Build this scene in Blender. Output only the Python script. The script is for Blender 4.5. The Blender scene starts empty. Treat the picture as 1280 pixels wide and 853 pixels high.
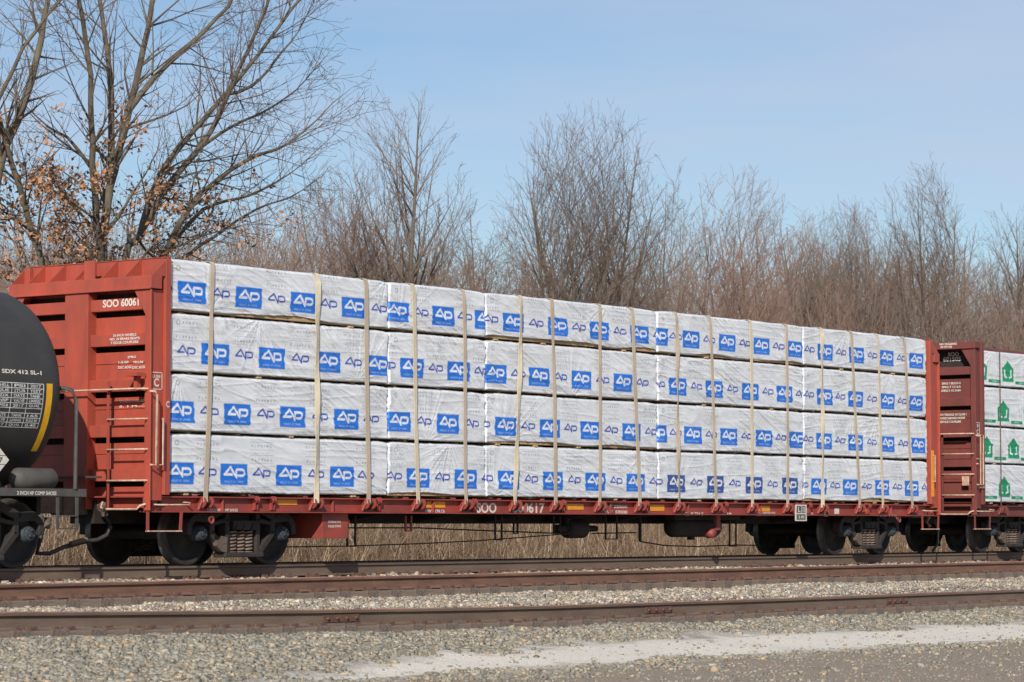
import bpy, math, random
import numpy as np
from mathutils import Vector, Matrix
R_ = math.radians
rnd = random.Random(7)
sc = bpy.context.scene
COL = sc.collection

# ------------------------------------------------------------------ camera, sky, sun, exposure
TH = R_(36.5); F_PX = 3600.0; PH = math.atan(229.5 / F_PX)
CAM = Vector((-29.6, -29.27, .585))
FW = Vector((math.cos(TH) * math.cos(PH), math.sin(TH) * math.cos(PH), math.sin(PH)))
RT = Vector((math.sin(TH), -math.cos(TH), 0))
UP = RT.cross(FW)
cd = bpy.data.cameras.new('camera'); cam = bpy.data.objects.new('camera', cd); COL.objects.link(cam)
cd.sensor_width = 36; cd.lens = 36 * F_PX / 1280; cd.clip_start = .5; cd.clip_end = 3000
cd.dof.use_dof = True; cd.dof.focus_distance = 43; cd.dof.aperture_fstop = 4.5
cam.matrix_world = Matrix(((RT.x, UP.x, -FW.x, CAM.x), (RT.y, UP.y, -FW.y, CAM.y), (RT.z, UP.z, -FW.z, CAM.z), (0, 0, 0, 1)))
sc.camera = cam
sc.render.resolution_x, sc.render.resolution_y = 1024, 682

SUN_EL, SUN_AZ = 30.0, 30.0          # light travels along +X turned 30 deg towards +Y
sund = Vector((math.cos(R_(SUN_AZ)) * math.cos(R_(SUN_EL)), math.sin(R_(SUN_AZ)) * math.cos(R_(SUN_EL)), -math.sin(R_(SUN_EL))))
ld = bpy.data.lights.new('sun', 'SUN'); ld.energy = 4.6; ld.angle = R_(.53); ld.color = (1, .955, .88)
sun = bpy.data.objects.new('sun', ld); COL.objects.link(sun)
sun.rotation_euler = sund.to_track_quat('-Z', 'Y').to_euler()
w = bpy.data.worlds.new('World'); sc.world = w; w.use_nodes = True
nt = w.node_tree; nt.nodes.clear()
sky = nt.nodes.new('ShaderNodeTexSky'); sky.sky_type = 'NISHITA'; sky.sun_disc = False
sky.sun_elevation = R_(SUN_EL); sky.sun_rotation = math.atan2(-sund.x, -sund.y) % (2 * math.pi)
sky.altitude = 200; sky.air_density = 1.0; sky.dust_density = .5; sky.ozone_density = 3.6
bg = nt.nodes.new('ShaderNodeBackground'); bg.inputs[1].default_value = .10
wo = nt.nodes.new('ShaderNodeOutputWorld')
tcw = nt.nodes.new('ShaderNodeTexCoord'); mpw = nt.nodes.new('ShaderNodeMapping'); mpw.inputs['Scale'].default_value = (1.2, 1.2, 9)
nzw = nt.nodes.new('ShaderNodeTexNoise'); nzw.inputs['Scale'].default_value = 2.2; nzw.inputs['Detail'].default_value = 5; nzw.inputs['Roughness'].default_value = .5
rmw = nt.nodes.new('ShaderNodeMapRange'); rmw.inputs['From Min'].default_value = .34; rmw.inputs['From Max'].default_value = .70; rmw.inputs['To Max'].default_value = .72
mxw = nt.nodes.new('ShaderNodeMix'); mxw.data_type = 'RGBA'; mxw.inputs['B'].default_value = (5.7, 6.2, 7.6, 1)
nt.links.new(tcw.outputs['Generated'], mpw.inputs[0]); nt.links.new(mpw.outputs[0], nzw.inputs['Vector'])
nt.links.new(nzw.outputs['Fac'], rmw.inputs['Value']); nt.links.new(rmw.outputs[0], mxw.inputs['Factor'])
nt.links.new(sky.outputs[0], mxw.inputs['A']); nt.links.new(mxw.outputs['Result'], bg.inputs[0]); nt.links.new(bg.outputs[0], wo.inputs[0])
sc.view_settings.view_transform = 'Standard'; sc.view_settings.look = 'None'
sc.view_settings.exposure = 0.0; sc.view_settings.gamma = 1
sc.cycles.max_bounces = 5; sc.cycles.diffuse_bounces = 3; sc.cycles.glossy_bounces = 2; sc.cycles.transparent_max_bounces = 4

def ray(px, py):
    return FW + RT * ((px - 640) / F_PX) + UP * ((426.5 - py) / F_PX)
def atY(px, py, Y):                      # photo pixel -> (X, Z) on the vertical plane y = Y
    r = ray(px, py); t = (Y - CAM.y) / r.y; return CAM.x + r.x * t, CAM.z + r.z * t
def atX(px, py, X):                      # photo pixel -> (Y, Z) on the vertical plane x = X
    r = ray(px, py); t = (X - CAM.x) / r.x; return CAM.y + r.y * t, CAM.z + r.z * t

# ------------------------------------------------------------------ materials
def mat(name, col, rough=.6, metal=0., var=.0, vscale=3., col2=None, bump=0., bscale=30., attr=None, stretch=(1, 1, 1), spec=.5):
    m = bpy.data.materials.new(name); m.use_nodes = True; n = m.node_tree; N = n.nodes; Lk = n.links
    b = N['Principled BSDF']; b.inputs['Roughness'].default_value = rough; b.inputs['Metallic'].default_value = metal
    b.inputs['Specular IOR Level'].default_value = spec
    b.inputs['Base Color'].default_value = (*col, 1)
    tc = N.new('ShaderNodeTexCoord'); mp = N.new('ShaderNodeMapping'); mp.inputs['Scale'].default_value = stretch
    Lk.new(tc.outputs['Object'], mp.inputs[0])
    if col2 or var or attr:
        nz = N.new('ShaderNodeTexNoise'); nz.inputs['Scale'].default_value = vscale; nz.inputs['Detail'].default_value = 8; nz.inputs['Roughness'].default_value = .65
        Lk.new(mp.outputs[0], nz.inputs['Vector'])
        rm = N.new('ShaderNodeMapRange'); rm.inputs['From Min'].default_value = .35; rm.inputs['From Max'].default_value = .68
        Lk.new(nz.outputs['Fac'], rm.inputs['Value'])
        mx = N.new('ShaderNodeMix'); mx.data_type = 'RGBA'
        c2 = col2 or tuple(c * (1 - var) for c in col)
        mx.inputs['A'].default_value = (*col, 1); mx.inputs['B'].default_value = (*c2, 1)
        Lk.new(rm.outputs[0], mx.inputs['Factor']); out = mx.outputs['Result']
        if attr:
            at = N.new('ShaderNodeAttribute'); at.attribute_name = attr
            mu = N.new('ShaderNodeMix'); mu.data_type = 'RGBA'; mu.blend_type = 'MULTIPLY'; mu.inputs['Factor'].default_value = 1
            Lk.new(out, mu.inputs['A']); Lk.new(at.outputs['Color'], mu.inputs['B']); out = mu.outputs['Result']
        Lk.new(out, b.inputs['Base Color'])
    if bump:
        nb = N.new('ShaderNodeTexNoise'); nb.inputs['Scale'].default_value = bscale; nb.inputs['Detail'].default_value = 6
        Lk.new(mp.outputs[0], nb.inputs['Vector'])
        bp = N.new('ShaderNodeBump'); bp.inputs['Strength'].default_value = bump; bp.inputs['Distance'].default_value = .02
        Lk.new(nb.outputs['Fac'], bp.inputs['Height']); Lk.new(bp.outputs[0], b.inputs['Normal'])
    return m
M = {}
M['red'] = mat('oxide_red_paint', (.45, .078, .044), .5, vscale=2.6, col2=(.28, .060, .040), bump=.15, bscale=2.5, stretch=(1, 1, .35))
M['red_side'] = mat('oxide_red_paint_dusty', (.36, .060, .042), .55, vscale=2.2, col2=(.20, .045, .036), bump=.15, bscale=6)
M['brown'] = mat('brown_red_paint', (.20, .046, .036), .6, vscale=2.6, col2=(.125, .038, .031), bump=.12, bscale=3, stretch=(1, 1, .5))
M['under'] = mat('dark_underframe_and_slot_shade', (.018, .015, .014), .75, vscale=4, col2=(.036, .026, .021), bump=.3, bscale=14)  # underframe steel; also colours the bulkhead back sheets as painted-in recess shade
M['truck'] = mat('grimy_cast_steel', (.020, .018, .017), .75, vscale=5, col2=(.045, .034, .027), bump=.3, bscale=20)
M['dust_steel'] = mat('dusty_brown_casting', (.16, .115, .085), .85, vscale=9, col2=(.09, .06, .045), bump=.3, bscale=20)
M['spring'] = mat('spring_steel', (.21, .15, .12), .6, vscale=8, col2=(.12, .08, .06))
M['wheel'] = mat('wheel_steel', (.022, .019, .018), .65, .1, vscale=6, col2=(.045, .036, .030))
M['tread'] = mat('polished_tread', (.16, .15, .14), .4, .5, vscale=9, col2=(.10, .09, .08))
M['cap'] = mat('bearing_cap_blue_grey', (.016, .020, .026), .75, vscale=30, col2=(.055, .070, .085))
M['white'] = mat('white_stencil_paint', (.74, .70, .62), .6, vscale=22, col2=(.55, .48, .42))
M['iron'] = mat('pale_worn_grab_iron', (.66, .50, .38), .5, vscale=9, col2=(.42, .20, .13))
M['yellow'] = mat('yellow_reflective_tape', (.78, .42, .012), .45, vscale=12, col2=(.62, .30, .01))
M['orange'] = mat('orange_reflector', (.86, .34, .012), .4, vscale=14, col2=(.68, .25, .012))
M['tank'] = mat('dark_tank_paint', (.030, .029, .028), .6, vscale=1.6, col2=(.046, .043, .040), bump=.06, bscale=3)
M['tankgrey'] = mat('grey_dusty_steel', (.095, .084, .075), .7, vscale=4, col2=(.055, .05, .045))
M['panel'] = mat('pale_grey_stencil', (.66, .65, .62), .6, vscale=12, col2=(.36, .35, .34))
M['dkgrey'] = mat('dark_grey_print', (.10, .095, .09), .7)
M['rail_side'] = mat('rusty_rail_side', (.225, .115, .072), .8, vscale=1.3, col2=(.120, .066, .046), bump=.3, bscale=18, stretch=(1, 4, 4))
M['rail_grey'] = mat('brown_grey_rail_web', (.185, .128, .090), .8, vscale=1.1, col2=(.125, .084, .062), bump=.3, bscale=18, stretch=(1, 4, 4))
M['rail_top'] = mat('shiny_rail_head', (.30, .31, .34), .25, .9, vscale=3, col2=(.22, .22, .24))
M['rail_rust'] = mat('rusty_rail_head', (.38, .20, .14), .6, .1, vscale=3, col2=(.17, .08, .055))
M['tie'] = mat('creosoted_tie', (.10, .070, .054), .9, vscale=3, col2=(.21, .165, .13), bump=.5, bscale=20, stretch=(6, 1, 6))
M['plate'] = mat('rusty_tie_plate', (.16, .075, .050), .8, vscale=12, col2=(.09, .05, .04))
M['strap_a'] = mat('cream_webbing', (.68, .59, .43), .8, vscale=1.4, col2=(.55, .46, .32), bump=.3, bscale=60)
M['strap_b'] = mat('tan_webbing', (.56, .46, .345), .8, vscale=1.6, col2=(.42, .335, .25), bump=.3, bscale=60)
M['lumber'] = mat('raw_spruce_lumber', (.55, .38, .20), .8, vscale=3, col2=(.36, .23, .12), stretch=(1, 1, 22), bump=.2)
M['hose'] = mat('black_rubber', (.03, .028, .028), .6, vscale=5, col2=(.06, .055, .05))
M['bark'] = mat('grey_brown_bark', (.155, .120, .092), .95, vscale=5, col2=(.115, .088, .068), bump=.8, bscale=24, stretch=(1, 1, .3))
M['bark_green'] = mat('mossy_bark', (.150, .125, .082), .95, vscale=3, col2=(.075, .055, .042), bump=.8, bscale=24, stretch=(1, 1, .3))
M['twig'] = mat('grey_brown_twigs', (.225, .165, .125), .9, vscale=.6, col2=(.165, .118, .088))
M['twig_oak'] = mat('dark_oak_twigs', (.175, .130, .098), .9, vscale=.6, col2=(.13, .092, .070))
M['twig_red'] = mat('reddish_twigs', (.32, .205, .155), .9, vscale=.6, col2=(.23, .145, .11))
M['leaf'] = mat('dead_oak_leaves', (.44, .225, .105), .8, vscale=3.5, col2=(.33, .155, .07), attr='tint')
M['grass'] = mat('dry_grass', (.46, .355, .26), .9, vscale=.45, col2=(.30, .22, .155), attr='tint')
M['stone'] = mat('ballast_stone', (.62, .58, .53), .9, vscale=.7, col2=(.50, .47, .43), attr='tint', bump=.3, bscale=60)

def wrap_mat():
    m = bpy.data.materials.new('printed_white_wrap'); m.use_nodes = True; n = m.node_tree; N = n.nodes; Lk = n.links
    b = N['Principled BSDF']; b.inputs['Roughness'].default_value = .46; b.inputs['Specular IOR Level'].default_value = .35
    at = N.new('ShaderNodeAttribute'); at.attribute_name = 'print'
    tc = N.new('ShaderNodeTexCoord')
    nz = N.new('ShaderNodeTexNoise'); nz.inputs['Scale'].default_value = 1.7; nz.inputs['Detail'].default_value = 9; nz.inputs['Roughness'].default_value = .7
    Lk.new(tc.outputs['Object'], nz.inputs['Vector'])
    rm = N.new('ShaderNodeMapRange'); rm.inputs['From Min'].default_value = .3; rm.inputs['From Max'].default_value = .75; rm.inputs['To Min'].default_value = 1.0; rm.inputs['To Max'].default_value = .84
    Lk.new(nz.outputs['Fac'], rm.inputs['Value'])
    mu = N.new('ShaderNodeMix'); mu.data_type = 'RGBA'; mu.blend_type = 'MULTIPLY'; mu.inputs['Factor'].default_value = 1
    Lk.new(at.outputs['Color'], mu.inputs['A']); Lk.new(rm.outputs[0], mu.inputs['B']); Lk.new(mu.outputs['Result'], b.inputs['Base Color'])
    mp = N.new('ShaderNodeMapping'); mp.inputs['Rotation'].default_value = (0, R_(-24), 0); mp.inputs['Scale'].default_value = (3, 3, 26)
    nb = N.new('ShaderNodeTexNoise'); nb.inputs['Scale'].default_value = 1; nb.inputs['Detail'].default_value = 5
    Lk.new(tc.outputs['Object'], mp.inputs[0]); Lk.new(mp.outputs[0], nb.inputs['Vector'])
    bp = N.new('ShaderNodeBump'); bp.inputs['Strength'].default_value = .35; bp.inputs['Distance'].default_value = .012
    Lk.new(nb.outputs['Fac'], bp.inputs['Height']); Lk.new(bp.outputs[0], b.inputs['Normal'])
    return m
M['wrap'] = wrap_mat()

# ------------------------------------------------------------------ helpers
def tag(o, label=None, cat=None, group=None, kind=None):
    if label: o['label'] = label
    if cat: o['category'] = cat
    if group: o['group'] = group
    if kind: o['kind'] = kind
    return o
def empty(name, loc=(0, 0, 0)):
    o = bpy.data.objects.new(name, None); COL.objects.link(o); o.location = loc; o.empty_display_size = .2; return o
def npmesh(name, V, Fc, m, parent=None, smooth=False, k=None):
    """V (n,3), Fc (f,k) arrays -> one mesh object"""
    me = bpy.data.meshes.new(name); V = np.asarray(V, dtype=np.float32); Fc = np.asarray(Fc, dtype=np.int32); k = Fc.shape[1]
    me.vertices.add(len(V)); me.vertices.foreach_set('co', V.ravel())
    me.loops.add(Fc.size); me.loops.foreach_set('vertex_index', Fc.ravel())
    me.polygons.add(len(Fc)); me.polygons.foreach_set('loop_start', np.arange(0, Fc.size, k, dtype=np.int32))
    me.update(calc_edges=True); me.validate()
    if smooth: me.polygons.foreach_set('use_smooth', np.ones(len(Fc), dtype=bool))
    me.materials.append(m)
    o = bpy.data.objects.new(name, me); COL.objects.link(o)
    if parent: o.parent = parent
    return o
def set_tint(o, arr, name='tint'):
    a = o.data.color_attributes.new(name, 'FLOAT_COLOR', 'POINT')
    c = np.ones((len(arr), 4), dtype=np.float32); c[:, :3] = arr; a.data.foreach_set('color', c.ravel())

class MB:
    def __init__(s): s.v = []; s.f = []; s.m = []; s.cur = 0; s.sm = []
    def add(s, vs, fs, smooth=False):
        o = len(s.v); s.v += [tuple(v) for v in vs]; s.f += [tuple(i + o for i in f) for f in fs]; s.m += [s.cur] * len(fs); s.sm += [smooth] * len(fs); return s
    def box(s, x0, x1, y0, y1, z0, z1):
        return s.add([(x0, y0, z0), (x1, y0, z0), (x1, y1, z0), (x0, y1, z0), (x0, y0, z1), (x1, y0, z1), (x1, y1, z1), (x0, y1, z1)],
                     [(0, 3, 2, 1), (4, 5, 6, 7), (0, 1, 5, 4), (1, 2, 6, 5), (2, 3, 7, 6), (3, 0, 4, 7)])
    def prism(s, poly, axis, a, b):
        """poly in the two other axes, extruded from a to b along axis"""
        n = len(poly)
        def P(p, t): return (t, p[0], p[1]) if axis == 'x' else ((p[0], t, p[1]) if axis == 'y' else (p[0], p[1], t))
        vs = [P(p, a) for p in poly] + [P(p, b) for p in poly]
        fs = [tuple(range(n)), tuple(range(2 * n - 1, n - 1, -1))] + [(i, i + n, (i + 1) % n + n, (i + 1) % n) for i in range(n)]
        return s.add(vs, fs)
    def bar(s, p, q, w, h, up=(0, 0, 1)):
        p = Vector(p); q = Vector(q); d = (q - p).normalized(); u = Vector(up)
        if abs(d.dot(u)) > .95: u = Vector((0, 1, 0))
        sd = d.cross(u).normalized(); u2 = sd.cross(d)
        vs = [c + sd * a * w / 2 + u2 * b * h / 2 for c in (p, q) for a, b in ((-1, -1), (1, -1), (1, 1), (-1, 1))]
        return s.add(vs, [(0, 1, 2, 3), (7, 6, 5, 4), (0, 4, 5, 1), (1, 5, 6, 2), (2, 6, 7, 3), (3, 7, 4, 0)])
    def tube(s, pts, r, n=8):
        pts = [Vector(p) for p in pts]; rings = []
        for i, p in enumerate(pts):
            d = ((pts[min(i + 1, len(pts) - 1)] - pts[max(i - 1, 0)])).normalized()
            u = Vector((0, 0, 1)) if abs(d.z) < .9 else Vector((0, 1, 0))
            a = d.cross(u).normalized(); b = a.cross(d)
            rr = r[i] if isinstance(r, (list, tuple)) else r
            rings.append([p + (a * math.cos(2 * math.pi * k / n) + b * math.sin(2 * math.pi * k / n)) * rr for k in range(n)])
        vs = [v for g in rings for v in g]; fs = []
        for i in range(len(rings) - 1):
            for k in range(n):
                fs.append((i * n + k, i * n + (k + 1) % n, (i + 1) * n + (k + 1) % n, (i + 1) * n + k))
        s.add(vs, fs, True)
        s.add(rings[0], [tuple(range(n - 1, -1, -1))]); s.add(rings[-1], [tuple(range(n))]); return s
    def lathe(s, prof, axis, c, n=32):
        """prof list of (t along axis, radius) closed or open"""
        vs = []; fs = []
        for t, r in prof:
            for k in range(n):
                a = 2 * math.pi * k / n; x, y = r * math.cos(a), r * math.sin(a)
                vs.append((c[0] + t, c[1] + x, c[2] + y) if axis == 'x' else ((c[0] + x, c[1] + t, c[2] + y) if axis == 'y' else (c[0] + x, c[1] + y, c[2] + t)))
        for i in range(len(prof) - 1):
            for k in range(n):
                fs.append((i * n + k, i * n + (k + 1) % n, (i + 1) * n + (k + 1) % n, (i + 1) * n + k))
        return s.add(vs, fs, True)
    def build(s, name, mats, parent=None):
        me = bpy.data.meshes.new(name); me.from_pydata(s.v, [], s.f)
        for x in (mats if isinstance(mats, (list, tuple)) else [mats]): me.materials.append(x)
        me.polygons.foreach_set('material_index', s.m); me.polygons.foreach_set('use_smooth', s.sm)
        me.update()
        o = bpy.data.objects.new(name, me); COL.objects.link(o)
        if parent: o.parent = parent
        return o
def copy_tree(o, parent=None):
    c = o.copy(); COL.objects.link(c); c.parent = parent
    for ch in list(o.children): copy_tree(ch, c)
    return c
def bevel(o, w=.006, seg=2):
    b = o.modifiers.new('bevel', 'BEVEL'); b.width = w; b.segments = seg; b.limit_method = 'ANGLE'; return o

_txt = {}
def text_geo(s):
    if s in _txt: return _txt[s]
    cu = bpy.data.curves.new('t', 'FONT'); cu.body = s; cu.size = 1; cu.offset = .03; cu.align_x = 'CENTER'; cu.space_line = .95; cu.resolution_u = 3
    ob = bpy.data.objects.new('t', cu); COL.objects.link(ob)
    dg = bpy.context.evaluated_depsgraph_get(); me = bpy.data.meshes.new_from_object(ob.evaluated_get(dg))
    V = [tuple(v.co) for v in me.vertices]; Fs = [tuple(p.vertices) for p in me.polygons]
    bpy.data.objects.remove(ob); bpy.data.curves.remove(cu); bpy.data.meshes.remove(me)
    if V:
        xs = [v[0] for v in V]; ys = [v[1] for v in V]; x0, x1, y0, y1 = min(xs), max(xs), min(ys), max(ys)
        V = [((v[0] - x0) / (x1 - x0) - .5, (v[1] - y0) / (y1 - y0) - .5) for v in V]
    _txt[s] = (V, Fs); return _txt[s]
def put_text(mb, s, fn, wd, ht):
    """fn maps local (a, b) metres to a 3-D point; text fitted to wd x ht, centred on 0,0"""
    V, Fs = text_geo(s); mb.add([fn(v[0] * wd, v[1] * ht) for v in V], Fs)

# ------------------------------------------------------------------ noise
class Noise:
    def __init__(s, seed, n=256): s.g = np.random.RandomState(seed).rand(n, n).astype(np.float32); s.n = n
    def __call__(s, x, y):
        xi = np.floor(x).astype(int); yi = np.floor(y).astype(int); fx = x - xi; fy = y - yi
        fx = fx * fx * (3 - 2 * fx); fy = fy * fy * (3 - 2 * fy); n = s.n
        a = s.g[xi % n, yi % n]; b = s.g[(xi + 1) % n, yi % n]; c = s.g[xi % n, (yi + 1) % n]; d = s.g[(xi + 1) % n, (yi + 1) % n]
        return (a * (1 - fx) + b * fx) * (1 - fy) + (c * (1 - fx) + d * fx) * fy
NZ = Noise(3)

# ------------------------------------------------------------------ terrain
YA0, YA1 = -.7525, .7525            # rails of the train's track (centre 0)
def track_z(which, X):              # rail-head height of the near rail
    if which == 'a': return np.interp(X, [-30, -12, 0, 10, 22, 40], [.03, .015, 0, -.005, -.01, -.01])
    if which == 'b': return np.interp(X, [-30, -12, 8, 30], [-.08, -.09, -.10, -.09])
    return np.interp(X, [-30, -10.6, -6.5, -2.4, 3.5, 11, 40], [-.20, -.235, -.315, -.37, -.395, -.405, -.41])
YB, YC = -4.97, -9.17               # near rails
def ground_z(X, Y):
    X = np.asarray(X, float); Y = np.asarray(Y, float)
    za = track_z('a', X) - .215; zb = track_z('b', X) - .235; zc = track_z('c', X) - .235
    prof = [(-60, -1.0), (-15.5, -.90), (-12.3, -.80), (-11.2, None)]
    z = np.full(X.shape, -.85)
    ys = [-60, -16, -12.6, -10.9, -10.1, -7.2, -6.6, -5.7, -3.0, -2.2, -1.7, 1.7, 2.8, 4.2, 7, 12, 20, 80]
    out = np.zeros(X.shape)
    cols = [np.full(X.shape, -.95), np.full(X.shape, -.84), np.full(X.shape, -.80), zc - .13, zc - .015, zc - .09, zb - .13, zb - .048, zb - .06, za - .14, za, za, za - .35,
            np.full(X.shape, -.62), np.full(X.shape, -.40), np.full(X.shape, -.1), np.full(X.shape, .2), np.full(X.shape, .6)]
    for i in range(len(ys) - 1):
        mk = (Y >= ys[i]) & (Y < ys[i + 1]); t = (Y - ys[i]) / (ys[i + 1] - ys[i]); t = t * t * (3 - 2 * t) if True else t
        out = np.where(mk, cols[i] * (1 - t) + cols[i + 1] * t, out)
    out = np.where(Y >= 80, .6, np.where(Y < -60, -.95, out))
    return out + (NZ(X * .9 + 40, Y * .9 + 40) - .5) * .05 + (NZ(X * 3 + 11, Y * 3 + 7) - .5) * .02

def ground_material():
    m = bpy.data.materials.new('gravel_ground'); m.use_nodes = True; n = m.node_tree; N = n.nodes; Lk = n.links; b = N['Principled BSDF']
    b.inputs['Roughness'].default_value = .95; b.inputs['Specular IOR Level'].default_value = .2
    tc = N.new('ShaderNodeTexCoord'); vo = N.new('ShaderNodeTexVoronoi'); vo.inputs['Scale'].default_value = 34
    Lk.new(tc.outputs['Object'], vo.inputs['Vector'])
    cr = N.new('ShaderNodeValToRGB'); e = cr.color_ramp.elements; e[0].position = 0; e[0].color = (.17, .155, .135, 1); e[1].position = 1; e[1].color = (.46, .42, .36, 1)
    e.new(.35).color = (.27, .25, .22, 1); e.new(.7).color = (.33, .27, .20, 1)
    sp = N.new('ShaderNodeSeparateColor'); Lk.new(vo.outputs['Color'], sp.inputs[0]); Lk.new(sp.outputs[0], cr.inputs[0])
    # road and limestone-dust band, masks follow world y with a ragged edge
    at = N.new('ShaderNodeAttribute'); at.attribute_name = 'zone'; sz = N.new('ShaderNodeSeparateColor'); Lk.new(at.outputs['Color'], sz.inputs[0])
    nz = N.new('ShaderNodeTexNoise'); nz.inputs['Scale'].default_value = 2.6; nz.inputs['Detail'].default_value = 10; nz.inputs['Roughness'].default_value = .75
    Lk.new(tc.outputs['Object'], nz.inputs['Vector'])
    nf = N.new('ShaderNodeTexNoise'); nf.inputs['Scale'].default_value = 60; nf.inputs['Detail'].default_value = 6
    Lk.new(tc.outputs['Object'], nf.inputs['Vector'])
    def masked(prev, ch, colA, colB, wdt=.12):
        ad = N.new('ShaderNodeMath'); ad.operation = 'ADD'; Lk.new(sz.outputs[ch], ad.inputs[0])
        sb = N.new('ShaderNodeMath'); sb.operation = 'MULTIPLY_ADD'; Lk.new(nz.outputs['Fac'], sb.inputs[0]); sb.inputs[1].default_value = 1.1; sb.inputs[2].default_value = -.55
        Lk.new(sb.outputs[0], ad.inputs[1])
        mr = N.new('ShaderNodeMapRange'); mr.inputs['From Min'].default_value = .5 - wdt; mr.inputs['From Max'].default_value = .5 + wdt; Lk.new(ad.outputs[0], mr.inputs['Value'])
        mc = N.new('ShaderNodeMix'); mc.data_type = 'RGBA'; mc.inputs['A'].default_value = (*colA, 1); mc.inputs['B'].default_value = (*colB, 1); Lk.new(nf.outputs['Fac'], mc.inputs['Factor'])
        mx = N.new('ShaderNodeMix'); mx.data_type = 'RGBA'; Lk.new(mr.outputs[0], mx.inputs['Factor']); Lk.new(prev, mx.inputs['A']); Lk.new(mc.outputs['Result'], mx.inputs['B'])
        return mx.outputs['Result']
    o = masked(cr.outputs[0], 2, (.20, .15, .095), (.36, .28, .19), .2)      # earth behind
    o = masked(o, 0, (.25, .195, .148), (.35, .285, .22))                        # dark road
    o = masked(o, 1, (.60, .54, .45), (.82, .75, .64), .16)                      # limestone dust
    Lk.new(o, b.inputs['Base Color'])
    bp = N.new('ShaderNodeBump'); bp.inputs['Strength'].default_value = .8; bp.inputs['Distance'].default_value = .02
    Lk.new(vo.outputs['Distance'], bp.inputs['Height']); bp.invert = True
    bp2 = N.new('ShaderNodeBump'); bp2.inputs['Strength'].default_value = .5; bp2.inputs['Distance'].default_value = .015
    Lk.new(nf.outputs['Fac'], bp2.inputs['Height']); Lk.new(bp.outputs[0], bp2.inputs['Normal']); Lk.new(bp2.outputs[0], b.inputs['Normal'])
    return m
def band_centre(X):                 # centre line of the limestone dust band
    return np.interp(X, [-12, -8.9, -6.2, -2.2, 4.4, 16], [-13.0, -12.4, -12.05, -11.95, -12.35, -12.7])
def band_half(X): return np.interp(X, [-12, -8.9, -6.2, -2.2, 4.4, 16], [.0, .45, .80, 1.15, 1.4, 1.4])
def zones(X, Y):
    bc = band_centre(X); hw = band_half(X)
    band = np.clip(.5 + (hw - np.abs(Y - bc)) * .42, 0, 1)
    road = np.clip((bc - hw * .5 - Y) / 1.2 + .5, 0, 1)
    earth = np.clip((Y - 2.8) / 1.0, 0, 1)
    return np.stack([road, band, earth], -1)
def build_ground():
    xs = np.concatenate([[-900, -300, -120], np.arange(-45, 75, .3), [120, 300, 900]]); ys = np.concatenate([[-900, -300, -100, -60, -45], np.arange(-32, 24, .2), np.arange(24, 80, 4), [90, 300, 900]])
    XX, YY = np.meshgrid(xs, ys, indexing='ij'); ZZ = ground_z(XX, YY); nx, ny = XX.shape
    V = np.stack([XX, YY, ZZ], -1).reshape(-1, 3); i = np.arange(nx * ny).reshape(nx, ny)
    Fc = np.stack([i[:-1, :-1], i[1:, :-1], i[1:, 1:], i[:-1, 1:]], -1).reshape(-1, 4)
    g = npmesh('ground', V, Fc, ground_material(), smooth=True); set_tint(g, zones(XX, YY).reshape(-1, 3), 'zone'); tag(g, kind='structure')
build_ground()

# ------------------------------------------------------------------ tracks
def rail_mesh(yc, zf, x0, x1, step=1.5, name='rail', shiny=False, parent=None, mside='rail_side'):
    pr = [(-.07, -.18), (.07, -.18), (.07, -.168), (.012, -.148), (.009, -.05), (.036, -.038), (.037, -.010), (.026, 0), (-.026, 0), (-.037, -.010), (-.036, -.038), (-.009, -.05), (-.012, -.148), (-.07, -.168)]
    xs = np.arange(x0, x1 + .01, step); mb = MB(); n = len(pr); vs = []
    for x in xs:
        z = float(zf(x)); vs += [(x, yc + p[0], z + p[1]) for p in pr]
    for seg in range(n):
        j = (seg + 1) % n; mb.cur = 1 if seg in (6, 7, 8) else 0
        mb_f = [(i * n + seg, (i + 1) * n + seg, (i + 1) * n + j, i * n + j) for i in range(len(xs) - 1)]
        if seg == 0: mb.v = [tuple(v) for v in vs]
        mb.f += mb_f; mb.m += [mb.cur] * len(mb_f); mb.sm += [False] * len(mb_f)
    return mb.build(name, [M[mside], M['rail_top'] if shiny else M['rail_rust']], parent)
tie_me = plate_me = None
def make_track(which, ynear, label, x0, x1, cant, shiny, mside):
    t = empty('railway_track', (0, 0, 0)); tag(t, label, 'railway track', 'parallel railway tracks')
    rail_mesh(ynear, lambda x: track_z(which, x), -60, 90, 1.5, 'rail', shiny, t, mside)
    rail_mesh(ynear + 1.505, lambda x: track_z(which, x) - cant, -60, 90, 1.5, 'rail', shiny, t, mside)
    global tie_me, plate_me
    r = random.Random(ord(which)); k = 0
    for x in np.arange(x0, x1, .54):
        if k >= 98: break
        k += 1
        z = float(track_z(which, x))
        if tie_me is None:
            o = MB().box(-.115, .115, -1.3, 1.3, -.18, 0).build('crosstie', M['tie']); bevel(o, .012); tie_me = o
            p = MB(); p.box(-.09, .09, -.17, .17, 0, .018)
            for sx, sy in ((-.05, -.095), (.05, -.095), (-.05, .095), (.05, .095)): p.box(sx - .012, sx + .012, sy - .018, sy + .018, .016, .046)
            for sx in (-.112, .112): p.box(sx - .024, sx + .024, -.10, -.055, -.02, .050)       # rail anchors
            plate_me = p.build('tie_plate', M['plate']); plate_me.parent = o; plate_me.location.y = -.7525
        else:
            o = tie_me.copy(); COL.objects.link(o); p = plate_me.copy(); COL.objects.link(p); p.parent = o
        p2 = plate_me.copy(); COL.objects.link(p2); p2.parent = o; p2.location.y = .7525
        o.parent = t; ang = math.atan2(-cant, 1.505)
        o.location = (x + r.uniform(-.03, .03), ynear + .7525 + r.uniform(-.05, .05), z - .198 - cant / 2 + .0); o.rotation_euler = (ang, 0, r.uniform(-.012, .012))
    return t
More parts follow.
